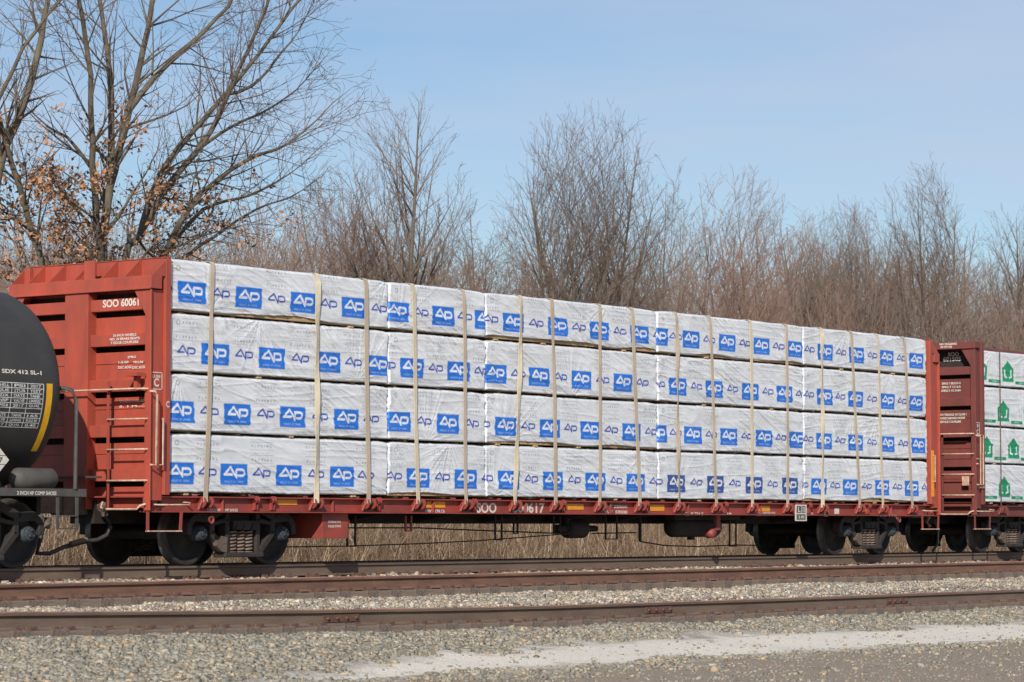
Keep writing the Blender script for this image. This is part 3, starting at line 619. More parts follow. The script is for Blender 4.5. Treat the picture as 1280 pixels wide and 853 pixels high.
# ------------------------------------------------------------------ flatcars with centre beam
def U_iron(pts, r=.016, n=8): return MB().tube(pts, r, n)
XF = -.42
def bulkhead(parent, mred, mside, length, mirror, ribz, texts, zinfo, parapet=True):
    zt, zb, zp = zinfo          # beam top, beam bottom, parapet top
    def X(x): return (length - x) if mirror else x
    def BX(mb, x0, x1, *r): a, b = sorted((X(x0), X(x1))); mb.box(a, b, *r)
    HW = 1.42; mb = MB()
    BX(mb, XF, -.20, -HW, HW, zb, zt)                                   # top beam
    BX(mb, XF - .035, XF, -HW, HW, zb - .012, zb + .012)
    BX(mb, XF, -.24, -.235 + .04, .225 + .04, .80, zb - .013)            # centre post
    for s in (-1, 1):
        a, b = sorted((s * HW, s * (HW - .11)))
        BX(mb, XF, XF + .025, a, b, .78, zb - .013)                      # post front flange
        c, d = sorted((s * (HW - .05), s * (HW - .10))); BX(mb, XF + .026, -.121, c, d, .92, zb - .013)
        c, d = sorted((s * HW, s * (HW - .12))); BX(mb, -.12, -.012, c, d, 1.0, zp - .02)
        pts = [(s * (HW - .111), zb - .014), (s * (HW - .33), zb - .014), (s * (HW - .111), zb - .37)]
        a0, a1 = sorted((X(XF + .004), X(XF + .024))); mb.prism(pts, 'x', a0, a1)
    BX(mb, -.05, -.015, -HW + .121, HW - .121, zb - .45, zp)              # parapet sheet / inner face
    rz_ = sorted(ribz, reverse=True)
    for i, z in enumerate(rz_):                                           # plates between the slots
        BX(mb, -.25, -.23, -HW + .101, HW - .101, (rz_[i + 1] + .084) if i + 1 < len(rz_) else .82, z - .165)
    BX(mb, -.06, -.012, -HW, HW, zp + .001, zp + .014)                    # cap strip
    o = mb.build('bulkhead', mred, parent); bevel(o, .006)
    bk = MB(); BX(bk, -.10, -.055, -HW + .122, HW - .122, .80, zb - .02); bk.build('back_sheet', M['under'], o)  # rusty-dark back sheet, its near-black tone also paints in the slot shade
    for z in ribz:
        rb = MB(); BX(rb, -.36, -.251, -HW + .103, HW - .103, z - .085, z + .085); r = rb.build('rib', mred, o); bevel(r, .008)
    rb = MB()
    for z in [(ribz[i] + ribz[i + 1]) / 2 for i in range(1, len(ribz) - 1)]: BX(rb, -.262, -.2505, -HW + .103, HW - .103, z - .006, z + .006)
    rb.build('seam', mred, o)
    for y in (-HW + .004, -.88, -.42, .0, .12, .62, 1.05, HW - .014):
        if parapet: gs = MB(); gs.prism([(X(XF + .03), zt + .001), (X(-.051), zt + .001), (X(-.051), zp - .002), (X(-.075), zp - .002)], 'y', y, y + .012); gs.build('gusset', mred, o)
    if parapet: gs = MB(); BX(gs, -.36, -.34, -.26, -.05, zt + .002, zp); gs.build('top_post', mred, o)
    if texts:
        tm = MB()
        for s, px, py, wd, ht, xp in texts:
            Y, Z = (px, py)
            put_text(tm, s, (lambda a, b, Y=Y, Z=Z, xp=xp: (xp - .003, Y - a, Z + b)), wd, ht)
        tm.build('lettering', M['white'], o)
    return o

WIN_PX = [256, 394, 460, 522, 582, 643, 694, 749, 799, 848, 895, 940, 984, 1027, 1074, 1103, 1140]
TOP_PX = [266, 397, 457, 516, 579, 651, 690, 750, 790, 845, 887, 938, 983, 1027, 1064, 1097, 1130]
EXTRA_PX = [320, 341, 473, 593, 704, 808, 907, 996, 1086, 1012]
YS = -1.28                     # side sill web
def winch_mesh(free=False):
    mb = MB(); c = (YS - .080, .905)
    for s in (-1, 1):
        x = s * .078
        mb.prism([(c[0] + .082 * math.cos(a), c[1] + .082 * math.sin(a)) for a in np.linspace(0, 2 * math.pi, 19)[:-1]], 'x', x - .010, x + .010)
        mb.prism([(YS - .002, .80), (YS - .002, .95), (c[0] + .01, .94), (c[0] + .01, .84)], 'x', x - .007, x + .007)
        mb.lathe([(0, 0), (0, .03), (s * .03, .03), (s * .03, 0)], 'x', (x, c[0], c[1]), 10)
    mb.cur = 1; mb.lathe([(-.068, .040), (.068, .040)], 'x', (0, c[0], c[1]), 14); mb.cur = 0
    mb.bar((-.12, YS - .05, .80), (-.10, YS - .09, .90), .04, .03)
    return mb
def hook_mesh():
    mb = MB(); pts = [(YS - .002, .97)] + [(YS - .045 + .045 * math.cos(a), .945 + .055 * math.sin(a)) for a in np.linspace(R_(60), R_(260), 12)] + [(YS - .05, .80), (YS - .002, .79)]
    mb.prism(pts, 'x', -.012, .012); mb.lathe([(-.05, .022), (.05, .022)], 'x', (0, YS - .06, .945), 10)
    mb.prism(pts, 'x', .045, .06)
    return mb

def flatcar(x0, label, mred, mside, L, ribz, texts, zinfo, name='centerbeam_flatcar', win=True, parapet=True, beam=None):
    car = empty(name, (x0, 0, 0)); tag(car, label, 'railroad car', 'flatcars of the freight train')
    dk = MB(); dk.box(XF + .03, L - XF - .03, -1.35, 1.35, .965, .985)
    for x in np.arange(.6, L, 1.2): dk.box(x - .045, x + .045, -1.34, 1.34, .986, 1.012)
    dk.build('deck', mside, car)
    s = MB()
    for k in (-1, 1):
        a, b = sorted((k * 1.28, k * 1.262)); s.box(XF + .03, L - XF - .03, a, b, .775, .964)
        a, b = sorted((k * 1.36, k * 1.20)); s.box(XF + .03, L - XF - .03, a, b, .755, .774); s.box(XF + .03, L - XF - .03, *sorted((k * 1.335, k * 1.263)), .958, .984) if False else None
    for x in np.arange(1.2, L, 2.45): s.box(x - .008, x + .008, -1.33, -1.281, .775, .95)
    sl = s.build('side_sill', mside, car); bevel(sl, .005)
    u = MB(); u.box(-.3, L + .3, -.24, .24, .60, .93)
    for x in np.arange(3.2, L - 3, 1.85): u.prism([(-1.25, .90), (-1.25, .76), (-.3, .62), (.3, .62), (1.25, .76), (1.25, .90)], 'x', x - .02, x + .02)
    for x in (1.9, L - 1.9): u.box(x - .28, x + .28, -1.15, 1.15, .80, .93); u.box(x - .3, x + .3, -.35, .35, .745, .80)
    u.build('underframe', M['under'], car)
    cb = MB(); zt = beam or zinfo[2] - .06
    cb.box(0, L, -.09, .09, zt - .2, zt)
    for x in np.arange(1.2, L - .5, 1.2): cb.box(x - .07, x + .07, -.06, .06, .99, zt - .2)
    for i, x in enumerate(np.arange(1.2, L - 1.8, 1.2)): cb.bar((x, 0, 1.05 if i % 2 else zt - .25), (x + 1.2, 0, zt - .25 if i % 2 else 1.05), .05, .05)
    cb.build('center_beam', mred, car)
    bl = bulkhead(car, mred, mside, L, False, ribz, texts, zinfo, parapet)
    br = bulkhead(car, mred, mside, L, True, ribz, None, zinfo, parapet)
    make_truck(car, 1.90); make_truck(car, L - 1.90)
    for sgn, xe in ((-1, XF), (1, L - XF)):
        c = MB(); c.box(*sorted((xe - sgn * .1, xe + sgn * .38)), -.14, .14, .72, .98)
        c.prism([(xe + sgn * .36, -.10), (xe + sgn * .70, -.13), (xe + sgn * .78, -.03), (xe + sgn * .66, .02), (xe + sgn * .66, .10), (xe + sgn * .36, .12)], 'z', .74, .99)
        bevel(c.build('coupler', M['dust_steel'], car), .02)
    # ladder, handrails and steps (near side of the left end)
    zr = [atX(165, y, -.50)[1] for y in (486.4, 523.9, 561.9, 600.9)]
    yl, yr = -.66, -1.36
    ld_ = MB(); ld_.box(-.47, -.455, yl - .02, yl + .03, .80, zr[0] + .12)
    ld_.build('ladder_rail', mred, bl)
    for z in zr: U_iron([(XF - .0, yl, z), (-.50, yl - .01, z), (-.50, yr, z), (XF, yr - .01, z)], .014).build('rung', M['iron'], bl)
    U_iron([(-.44, yl + .12, .90), (-.50, yl + .1, .82), (-.50, yl + .0, .80), (-.50, yr + .1, .80), (-.50, yr + .04, .85), (-.44, yr, .87)], .016).build('end_step', M['iron'], bl)
    zh = zr[0] + .0
    U_iron([(-.43, .95, zh + .0), (-.55, .93, zh), (-.55, -1.25, zh + .0), (-.44, -1.30, zh - .01)], .014).build('handrail', M['iron'], bl)
    za, zb2 = atY(190, 489, -1.47)[1], atY(190, 581, -1.47)[1]
    U_iron([(XF + .0, -1.42, za), (XF + .02, -1.50, za), (XF + .05, -1.50, za - .05), (XF + .05, -1.50, zb2), (XF + .0, -1.43, zb2)], .018).build('grab_iron', M['iron'], bl)
    U_iron([(-.17, -1.42, atY(197, 523, -1.47)[1]), (-.22, -1.485, atY(197, 523, -1.47)[1]), (-.22, -1.485, zb2), (-.30, -1.42, zb2)], .015).build('grab_iron', M['iron'], bl)
    U_iron([(-.22, -1.28, .87), (-.22, -1.38, .86), (.42, -1.38, .86), (.45, -1.38, .89), (.40, -1.28, .90)], .012).build('grab_iron', M['iron'], sl)
    U_iron([(L - .10, -1.28, .87), (L - .10, -1.38, .86), (L + .35, -1.38, .86), (L + .35, -1.28, .87)], .012).build('grab_iron', M['iron'], sl)
    for xa in (-.40, L - .28):
        st = MB(); st.bar((xa, -1.37, .77), (xa, -1.37, .50), .05, .014); st.bar((xa + .68, -1.37, .77), (xa + .66, -1.37, .50), .05, .014)
        st.build('stirrup', mside, sl); MB().bar((xa - .01, -1.37, .495), (xa + .67, -1.37, .495), .06, .018).build('stirrup_tread', M['iron'], sl)
    if win:
        wsrc = winch_mesh().build('winch', [mside, M['under']], car); hsrc = hook_mesh().build('strap_anchor', mside, car)
        first = True
        for px in WIN_PX:
            x = atY(px, 627, YS - .06)[0]
            if x > L: continue
            o = wsrc if first else wsrc.copy()
            if not first: COL.objects.link(o)
            first = False; o.location = (x, 0, 0)
        first = True
        for px in EXTRA_PX:
            x = atY(px, 627, YS - .06)[0]; o = hsrc if first else hsrc.copy()
            if not first: COL.objects.link(o)
            first = False; o.location = (x, 0, 0)
    return car, bl, sl

ZB = (atX(188, 343.8, XF)[1], atX(188, 360.2, XF)[1], atX(206, 322.6, -.05)[1])
RZ = [atX(150, y, -.36)[1] for y in (381, 425, 482, 539, 594)]
def onb(px, py, xp):
    Y, Z = atX(px, py, xp); return Y, Z
TX = []
for s, px, py, wpx, hpx, xp in [('SOO 600617', 154.5, 378.5, 50, 10, -.363), ('36 INCH WHEELS', 156, 419, 28, 3.2, -.363), ('NO. 24 BRAKE BEAMS', 156, 423.6, 36, 3.2, -.363), ('F EDGE COUPLERS', 156, 428.2, 33, 3.2, -.363),
      ('SPRG', 165, 446.5, 10, 3, -.263), ('1-5.50', 154.5, 453, 12, 3, -.263), ('7D2.06', 173, 452.8, 12, 3, -.263), ('D5C 6D5C', 156.5, 459.3, 17, 3.4, -.263), ('D5C 6D5I', 173.5, 459.3, 15, 3.4, -.263),
      ('TI ND2 M-03 800', 166, 501.5, 32, 3.2, -.263), ('S. 1 M----', 166, 508, 32, 2.6, -.263), ('NO WALKING SURFACE', 70, 426.5, 38, 3.2, -.263), ('ON TOP OF CAR', 67, 431.2, 28, 3.2, -.263)]:
    Y, Z = onb(px, py, xp); TX.append((s, Y, Z, wpx / 62., hpx / 88., xp))
car1, bl1, sill1 = flatcar(0, 'oxide red centre-beam flatcar with ribbed bulkheads carrying the blue-printed white lumber bundles', M['red'], M['red_side'], 22.27, RZ, TX, ZB)
L1 = 22.27
# writing on the side sill and post
def yplane(x, z, y=YS): return lambda a, b: (x + a, y - .004, z + b)
tm = MB()
for s, p0, p1, q0, q1 in [('SOO', 595.6, 620.3, 628.6, 641.6), ('600617', 640.5, 680.5, 628.6, 641.6), ('WWW.CPR.CA', 531, 556, 637.2, 641.6), ('LMT 220600', 755, 784, 631.6, 635.4), ('WT  59500', 755, 784, 638.2, 643),
                          ('CE X TH-S', 855, 879, 640.5, 645), ('2 INCH HF COMP SHOES', 259, 297, 636, 639.6), ('BLT 8-99', 903, 914, 641, 644.5), ('TRUSS CENTER 60-0', 944, 969, 640, 642.3),
                          ('TRUSS CENTER 40-0', 944, 969, 643.1, 645.3), ('COTS', 1010, 1016, 641, 644), ('RPKD', 1100, 1124, 643.8, 646.2), ('RI', 1030, 1034, 640.5, 646)]:
    ym = (q0 + q1) / 2; xa, z1 = atY(p0, q0, YS); xb, _ = atY(p1, q0, YS); _, zb_ = atY((p0 + p1) / 2, q1, YS); _, za_ = atY((p0 + p1) / 2, q0, YS)
    put_text(tm, s, yplane((xa + xb) / 2, (za_ + zb_) / 2), xb - xa, za_ - zb_)
xa, z1 = atY(1043, 635.5, YS); tm.box(xa, xa + .17, YS - .005, YS - .002, z1 - .11, z1)
tm.build('lettering', M['white'], sill1)
for i, (p0, p1, q0, q1) in enumerate([(346, 371, 624.5, 631.5), (533, 556, 627, 635), (707, 729, 630, 637.5), (812, 830, 631, 639), (945, 962, 632.5, 639.5), (1076, 1087, 635.5, 639.5)]):
    xa, za = atY(p0, q0, YS); xb, zb_ = atY(p1, q1, YS); MB().box(xa, xb, YS - .008, YS - .002, zb_, za).build('reflector', M['orange'], sill1)
pl = MB(); xa, za = atY(994, 631, -1.40); xb, zb_ = atY(1008.5, 651.5, -1.40); pl.box(xa, xb, -1.40, -1.394, zb_, za)
for (u0, u1, v0, v1) in ((.12, .52, .50, .92), (.58, .88, .50, .92), (.12, .88, .08, .42)):
    pl.cur = 1; pl.box(xa + (xb - xa) * u0, xa + (xb - xa) * u1, -1.404, -1.4005, zb_ + (za - zb_) * v0, zb_ + (za - zb_) * v1)
pl.cur = 0
for s, cu, cv, wq, hq in (('L', .32, .7, .2, .3), ('13', .73, .7, .2, .3), ('2 03', .5, .25, .5, .18)):
    put_text(pl, s, (lambda a, b, cx=xa + (xb - xa) * cu, cz=zb_ + (za - zb_) * cv: (cx + a, -1.407, cz + b)), (xb - xa) * wq, (za - zb_) * hq)
pl.build('stencil_plate', [M['white'], M['dkgrey']], sill1)
# framed C mark on the post side
cm = MB(); zc0, zc1 = atY(197, 487, -1.42)[1], atY(197, 465, -1.42)[1]
for b in ((-.36, -.13, zc0, zc0 + .012), (-.36, -.13, zc1 - .012, zc1), (-.142, -.13, zc0, zc1), (-.36, -.348, zc0, zc1)): cm.box(b[0], b[1], -1.385, -1.375, b[2], b[3]) if False else cm.box(b[0], b[1], -1.3735, -1.3705, b[2], b[3])
put_text(cm, 'C', lambda a, b: (-.25 + a, -1.374, zc0 + .10 + b), .10, .12); put_text(cm, 'LUBE', lambda a, b: (-.25 + a, -1.374, zc1 - .06 + b), .16, .04)
put_text(cm, 'C', lambda a, b: (-.07 + a, -1.423, zc0 - .20 + b), .07, .09)
cm.build('lettering', M['white'], bl1)
# right bulkhead: orange reflector with white rod
xr, zr1 = atY(1165, 563, -1.42); _, zr0 = atY(1165, 621, -1.42)
MB().box(xr - .04, xr + .06, -1.432, -1.423, zr0, zr1).build('reflector', M['orange'], sill1)
U_iron([(xr + .02, -1.42, zr0 + .3), (xr + .02, -1.48, zr0 + .3), (xr + .02, -1.48, zr1 - .1), (xr + .02, -1.42, zr1 - .1)], .014).build('grab_iron', M['iron'], sill1)

# things under the frame of the first car
def P(px, py, Y): X, Z = atY(px, py, Y); return (X, Y, Z)
sb = MB(); xa, za = atY(403, 650, -1.25); xb, zb_ = atY(435, 673, -1.25); sb.box(xa, xb, -1.25, -.30, zb_, .753); so = sb.build('strap_box', M['red_side'], car1); bevel(so, .006)
stx = MB()
for s, q in (('STORAGE FOR', 652.5), ('ROLLER STRAPS', 658)):
    x, z = atY(418, q, -1.25); put_text(stx, s, (lambda a, b, x=x, z=z: (x + a, -1.254, z + b)), .30, .036)
stx.build('lettering', M['white'], so)
MB().box(xb + .003, xb + .05, -1.24, -1.20, .60, .66).build('latch', M['red_side'], so)
MB().tube([P(350, 684, -.9), P(430, 683, -.9), P(520, 680, -.9), P(600, 676, -.9), P(690, 669, -.9), P(712, 667, -.9)], .011, 6).build('brake_rod', M['under'], car1)
MB().tube([P(436, 660, -.7), P(520, 660, -.7), P(620, 664, -.7), P(700, 667, -.7)], .013, 6).tube([P(740, 667, -.7), P(795, 666, -.7)], .013, 6).build('brake_rod', M['under'], car1)
MB().tube([P(800, 677, -.8), P(830, 682, -.8), P(870, 683.5, -.8), P(920, 681.5, -.8), P(945, 682, -.8)], .013, 6).tube([P(800, 640, -.8), P(800, 677, -.8)], .03, 6).build('brake_rod', M['under'], car1)
for i, (p0, p1, q1, Yh) in enumerate([(434, 444, 683, -.9), (619, 627, 675, -.9), (642, 647, 667, -.8), (692, 700, 667, -.7), (757, 771, 674, -.8), (912, 920, 683, -.8), (507, 514, 664, -1.1)]):
    a = P(p0, 645, Yh); b = P(p0, q1, Yh); c = P(p1, q1, Yh); d = P(p1, 645, Yh)
    m = MB()
    for s_, e_ in ((a, b), (b, c), (c, d)): m.bar(s_, e_, .035, .02)
    m.build('hanger', M['under'] if i != 6 else M['red_side'], car1)
xc, zc = atY(720, 661, -.65); bc_ = MB(); bc_.lathe([(-.30, 0), (-.30, .14), (-.26, .165), (.18, .165), (.24, .12), (.34, .06), (.60, .05), (.60, 0)], 'x', (xc, -.65, zc), 24); bc_.lathe([(-.60, .0), (-.60, .07), (-.30, .07)], 'x', (xc, -.65, zc), 12); bc_.box(xc - .35, xc - .25, -.72, -.58, zc, .93)
bc_.build('brake_cylinder', M['under'], car1)
xa, zc = atY(872, 662, -.85); rv = MB(); rv.lathe([(-.80, 0), (-.78, .12), (-.68, .19), (.68, .19), (.78, .12), (.80, 0)], 'x', (xa, -.75, zc + .05), 28); rv.box(xa - .12, xa - .02, -.8, -.7, zc - .19, zc - .13)
rv.box(xa - .9, xa + 1.3, -.95, -.75, zc + .17, .95); rv.build('air_reservoir', M['under'], car1)
x, z = atY(888, 667, -1.1); vm = MB(); vm.lathe([(-.09, 0), (-.09, .08), (.06, .09), (.09, 0)], 'y', (x, -1.1, z), 16); vm.bar((x + .2, -1.12, .76), (x + .2, -1.12, z + .06), .12, .06); vm.bar((x, -1.12, z + .05), (x + .2, -1.12, z + .1), .07, .06); vm.build('brake_valve', M['red_side'], car1)
for px in (264, 1124):
    x, z = atY(px, 650, -1.31); MB().lathe([(-.012, .055), (-.012, .028), (.012, .028), (.012, .055), (-.012, .055)], 'y', (x, -1.31, z), 18).build('towing_ring', M['red_side'], car1)
# hoses
def hose(pts, parent, r=.028): MB().tube(pts, r, 8).build('air_hose', M['hose'], parent)
hose([P(128, 640, -.25), P(136, 651, -.3), P(138, 660, -.3), P(133, 669, -.3), P(122, 675, -.3), P(108, 677, -.3), P(96, 680, -.3)], car1, .03)
gh = MB(); gh.tube([P(108, 674.5, -.36), P(98, 677, -.36), P(88, 680, -.36)], .035, 8); gh.build('glad_hand', M['dust_steel'], car1)
ak = MB(); ak.tube([P(125, 636, -.4), P(131, 631, -.4)], .06, 10); ak.tube([P(129, 634, -.4), P(131, 645, -.4)], .05, 8); ak.build('angle_cock', M['dust_steel'], car1)
hose([P(1168, 650, -.5), P(1173, 664, -.5), P(1172, 680, -.5), P(1166, 689, -.5)], car1, .028)
x = L1 + .5; MB().tube([(x, -1.05, .86), (x + .03, -1.08, .72), (x - .02, -1.05, .64), (x + .08, -1.08, .55)], .035, 8).build('uncoupling_lever', mat('rusty_orange_steel', (.40, .19, .09), .8, vscale=9, col2=(.25, .12, .07)), car1)
hb = MB(); yb, zb3 = atX(123, 468, -.62); yb2, zb4 = atX(164, 468.5, -.60); hb.box(-.62, -.44, yb2 - .12, yb2 + .10, zb4 - .02, zb4 + .03); hb.box(-.52, -.44, yb2 - .03, yb2 + .03, zb4 - .2, zb4 - .02)
hb.build('end_bracket', M['red'], bl1)
wk = MB(); wk.box(-.80, -.47, -.55, 1.2, 1.235, 1.265); wk.build('crossover_board', M['tankgrey'], bl1)

# ------------------------------------------------------------------ printed wraps
GL = {'A': '01110 10001 10001 11111 10001 10001 10001', 'C': '01111 10000 10000 10000 10000 10000 01111', 'D': '11110 10001 10001 10001 10001 10001 11110', 'E': '11111 10000 10000 11110 10000 10000 11111',
      'F': '11111 10000 10000 11110 10000 10000 10000', 'L': '10000 10000 10000 10000 10000 10000 11111', 'N': '10001 11001 10101 10101 10011 10001 10001', 'O': '01110 10001 10001 10001 10001 10001 01110',
      'P': '11110 10001 10001 11110 10000 10000 10000', 'R': '11110 10001 10001 11110 10100 10010 10001', 'S': '01111 10000 10000 01110 00001 00001 11110', 'T': '11111 00100 00100 00100 00100 00100 00100',
      'U': '10001 10001 10001 10001 10001 10001 01110', 'I': '01110 00100 00100 00100 00100 00100 01110', 'M': '10001 11011 10101 10001 10001 10001 10001', 'B': '11110 10001 10001 11110 10001 10001 11110'}
GL = {k: np.array([[int(c) for c in row] for row in v.split()]) for k, v in GL.items()}
LOGO = [(385, 516), (284, 516), (366, 414), (446, 556), (446, 449), (522, 449), (540, 453), (550, 466), (553, 490), (550, 512), (540, 526), (522, 530), (474, 530)]
LOGO = [((x - 415) * 1.543e-3, (505 - y) * 1.055e-3) for x, y in LOGO]
class Canvas:
    def __init__(s, W, H, dx, dz, ss=3, base=(.735, .745, .760)):
        s.nx, s.nz, s.ss = int(round(W / dx)) + 1, int(round(H / dz)) + 1, ss; s.dx, s.dz = dx / ss, dz / ss
        s.im = np.tile(np.array(base, np.float32), (s.nx * ss, s.nz * ss, 1))
        s.x = (np.arange(s.nx * ss) + .5) * s.dx - dx / 2; s.z = (np.arange(s.nz * ss) + .5) * s.dz - dz / 2
    def win(s, x0, x1, z0, z1):
        i0, i1 = np.searchsorted(s.x, (x0, x1)); j0, j1 = np.searchsorted(s.z, (z0, z1)); return slice(i0, i1), slice(j0, j1)
    def rect(s, x0, x1, z0, z1, c, a=1.):
        i, j = s.win(x0, x1, z0, z1); s.im[i, j] = s.im[i, j] * (1 - a) + np.array(c) * a
    def poly(s, pts, wd, c, cx, cz, sc=1.):
        i, j = s.win(cx - .3 * sc, cx + .3 * sc, cz - .2, cz + .2); X, Z = np.meshgrid(s.x[i], s.z[j], indexing='ij')
        if X.size == 0: return
        D = np.full(X.shape, 9.)
        for (ax, az), (bx, bz) in zip(pts[:-1], pts[1:]):
            ax, az, bx, bz = cx + ax * sc, cz + az * sc, cx + bx * sc, cz + bz * sc; l2 = (bx - ax) ** 2 + (bz - az) ** 2
            t = np.clip(((X - ax) * (bx - ax) + (Z - az) * (bz - az)) / l2, 0, 1); D = np.minimum(D, np.hypot(X - ax - t * (bx - ax), Z - az - t * (bz - az)))
        v = s.im[i, j]; v[D < wd / 2] = c; s.im[i, j] = v
    def fill(s, pts, c):
        xs = [p[0] for p in pts]; zs = [p[1] for p in pts]; i, j = s.win(min(xs), max(xs), min(zs), max(zs)); X, Z = np.meshgrid(s.x[i], s.z[j], indexing='ij'); ins = np.zeros(X.shape, bool)
        n = len(pts)
        for k in range(n):
            (xa, za), (xb, zb) = pts[k], pts[(k + 1) % n]
            if za == zb: continue
            ins ^= ((za > Z) != (zb > Z)) & (X < (xb - xa) * (Z - za) / (zb - za) + xa)
        v = s.im[i, j]; v[ins] = c; s.im[i, j] = v
    def text(s, t, x, z, w, h, c, a=1.):
        n = len(t); cw = w / (n * 6 - 1)
        for k, ch in enumerate(t):
            if ch == ' ' or ch not in GL: continue
            g = GL[ch]
            for r in range(7):
                for q in range(5):
                    if g[r, q]: xx = x - w / 2 + (k * 6 + q) * cw; zz = z + h / 2 - (r + 1) * h / 7; s.rect(xx, xx + cw * 1.05, zz, zz + h / 7 * 1.05, c, a)
    def spaced(s, t, x, z, w, h, c, a=1.):
        st = w / len(t)
        for k, ch in enumerate(t): s.text(ch, x - w / 2 + st * (k + .5), z, h * .8, h, c, a)
    def done(s): return s.im.reshape(s.nx, s.ss, s.nz, s.ss, 3).mean((1, 3))
BLUE = (.026, .185, .68); DBLUE = (.045, .10, .34); INK = (.045, .085, .42); GREY = (.24, .25, .31); GREEN = (.012, .30, .13)
WHITE = (.82, .83, .85)
def print_ap(cv, W, H, xs, box, r, cz=.275):
    mids = [(a + b) / 2 for a, b in zip(xs[:-1], xs[1:])]; sp = (xs[1] - xs[0]) if len(xs) > 1 else 1.2
    mids = [xs[0] - sp / 2 - sp, xs[0] - sp / 2] + mids + [xs[-1] + sp / 2]
    if xs[0] - sp > -.3: xs = [xs[0] - sp] + list(xs)
    for l, a in ((.055, .5), (.085, .35), (.115, .35), (cz + .166 + .19 - .03, 0)):
        if a: cv.rect(0, W, l, l + .006, GREY, a)
    for x0 in np.arange(.1, W, .45): cv.text('PRODUIT', x0 + .2, .07, .26, .018, GREY, .45); cv.text('CANADA', x0 + .1, .10, .2, .018, GREY, .45)
    for m in mids:
        cv.poly(LOGO, .027, INK, m, cz + .01, .88); cv.text('PRODUCT OF CANADA', m, cz - .125, .36, .022, GREY, .6)
        for l in (.165, .28, .357, .47): cv.rect(m - .25, m + .25, cz + l, cz + l + .007, GREY, .75)
        for l in (.204, .408): cv.spaced('PLANERS', m, cz + l + .012, .46, .036, (.10, .12, .20), .9)
        cv.text('PRODUCT OF CANADA', m, cz + .315, .34, .022, GREY, .55)
    for x in xs:
        cv.rect(x - .286, x + .286, cz - .153, cz + .153, box); cv.poly(LOGO, .034, WHITE, x, cz + .01); cv.text('PRODUCT OF CANADA', x, cz - .108, .38, .026, (.45, .55, .74), .9)
    cv.rect(.09, .25, H - .20, H - .05, (.74, .75, .76), .8); cv.poly([(.035 * math.cos(a), .035 * math.sin(a)) for a in np.linspace(0, 6.28, 12)], .018, (.42, .44, .46), .17, H - .125)
    cv.rect(.06, .066, .05, H * .8, GREY, .5)
def print_green(cv, W, H, xs, box, r, cz=.30):
    for x in xs:
        h = .42; b = cz - .19
        cv.fill([(x - .26, b), (x + .26, b), (x + .26, b + .30), (x + .21, b + .30), (x, b + h + .03), (x - .21, b + .30), (x - .26, b + .30)], GREEN)
        wl = [(.20, .27), (.20, .10), (.06, .10), (.06, .05)]
        for s in (-1, 1): cv.fill([(x + s * .17, b + .27), (x + s * .17, b + .09), (x + s * .05, b + .07), (x + s * .05, b + .11), (x + s * .13, b + .12), (x + s * .105, b + .17), (x + s * .135, b + .18), (x + s * .11, b + .23), (x + s * .14, b + .25)], WHITE)
    for m in [xs[0] - .61] + [x + .61 for x in xs]:
        cv.text('CARRIER FOREST', m, cz - .07, .52, .06, (.33, .34, .36), .75); cv.rect(m - .27, m + .27, cz - .235, cz - .165, GREEN); cv.text('SPRUCE', m, cz - .2, .22, .03, WHITE, .8)
    for x in np.arange(0, W, 1.22): cv.text('PRODUCT', x + .6, .06, .3, .02, GREY, .4)

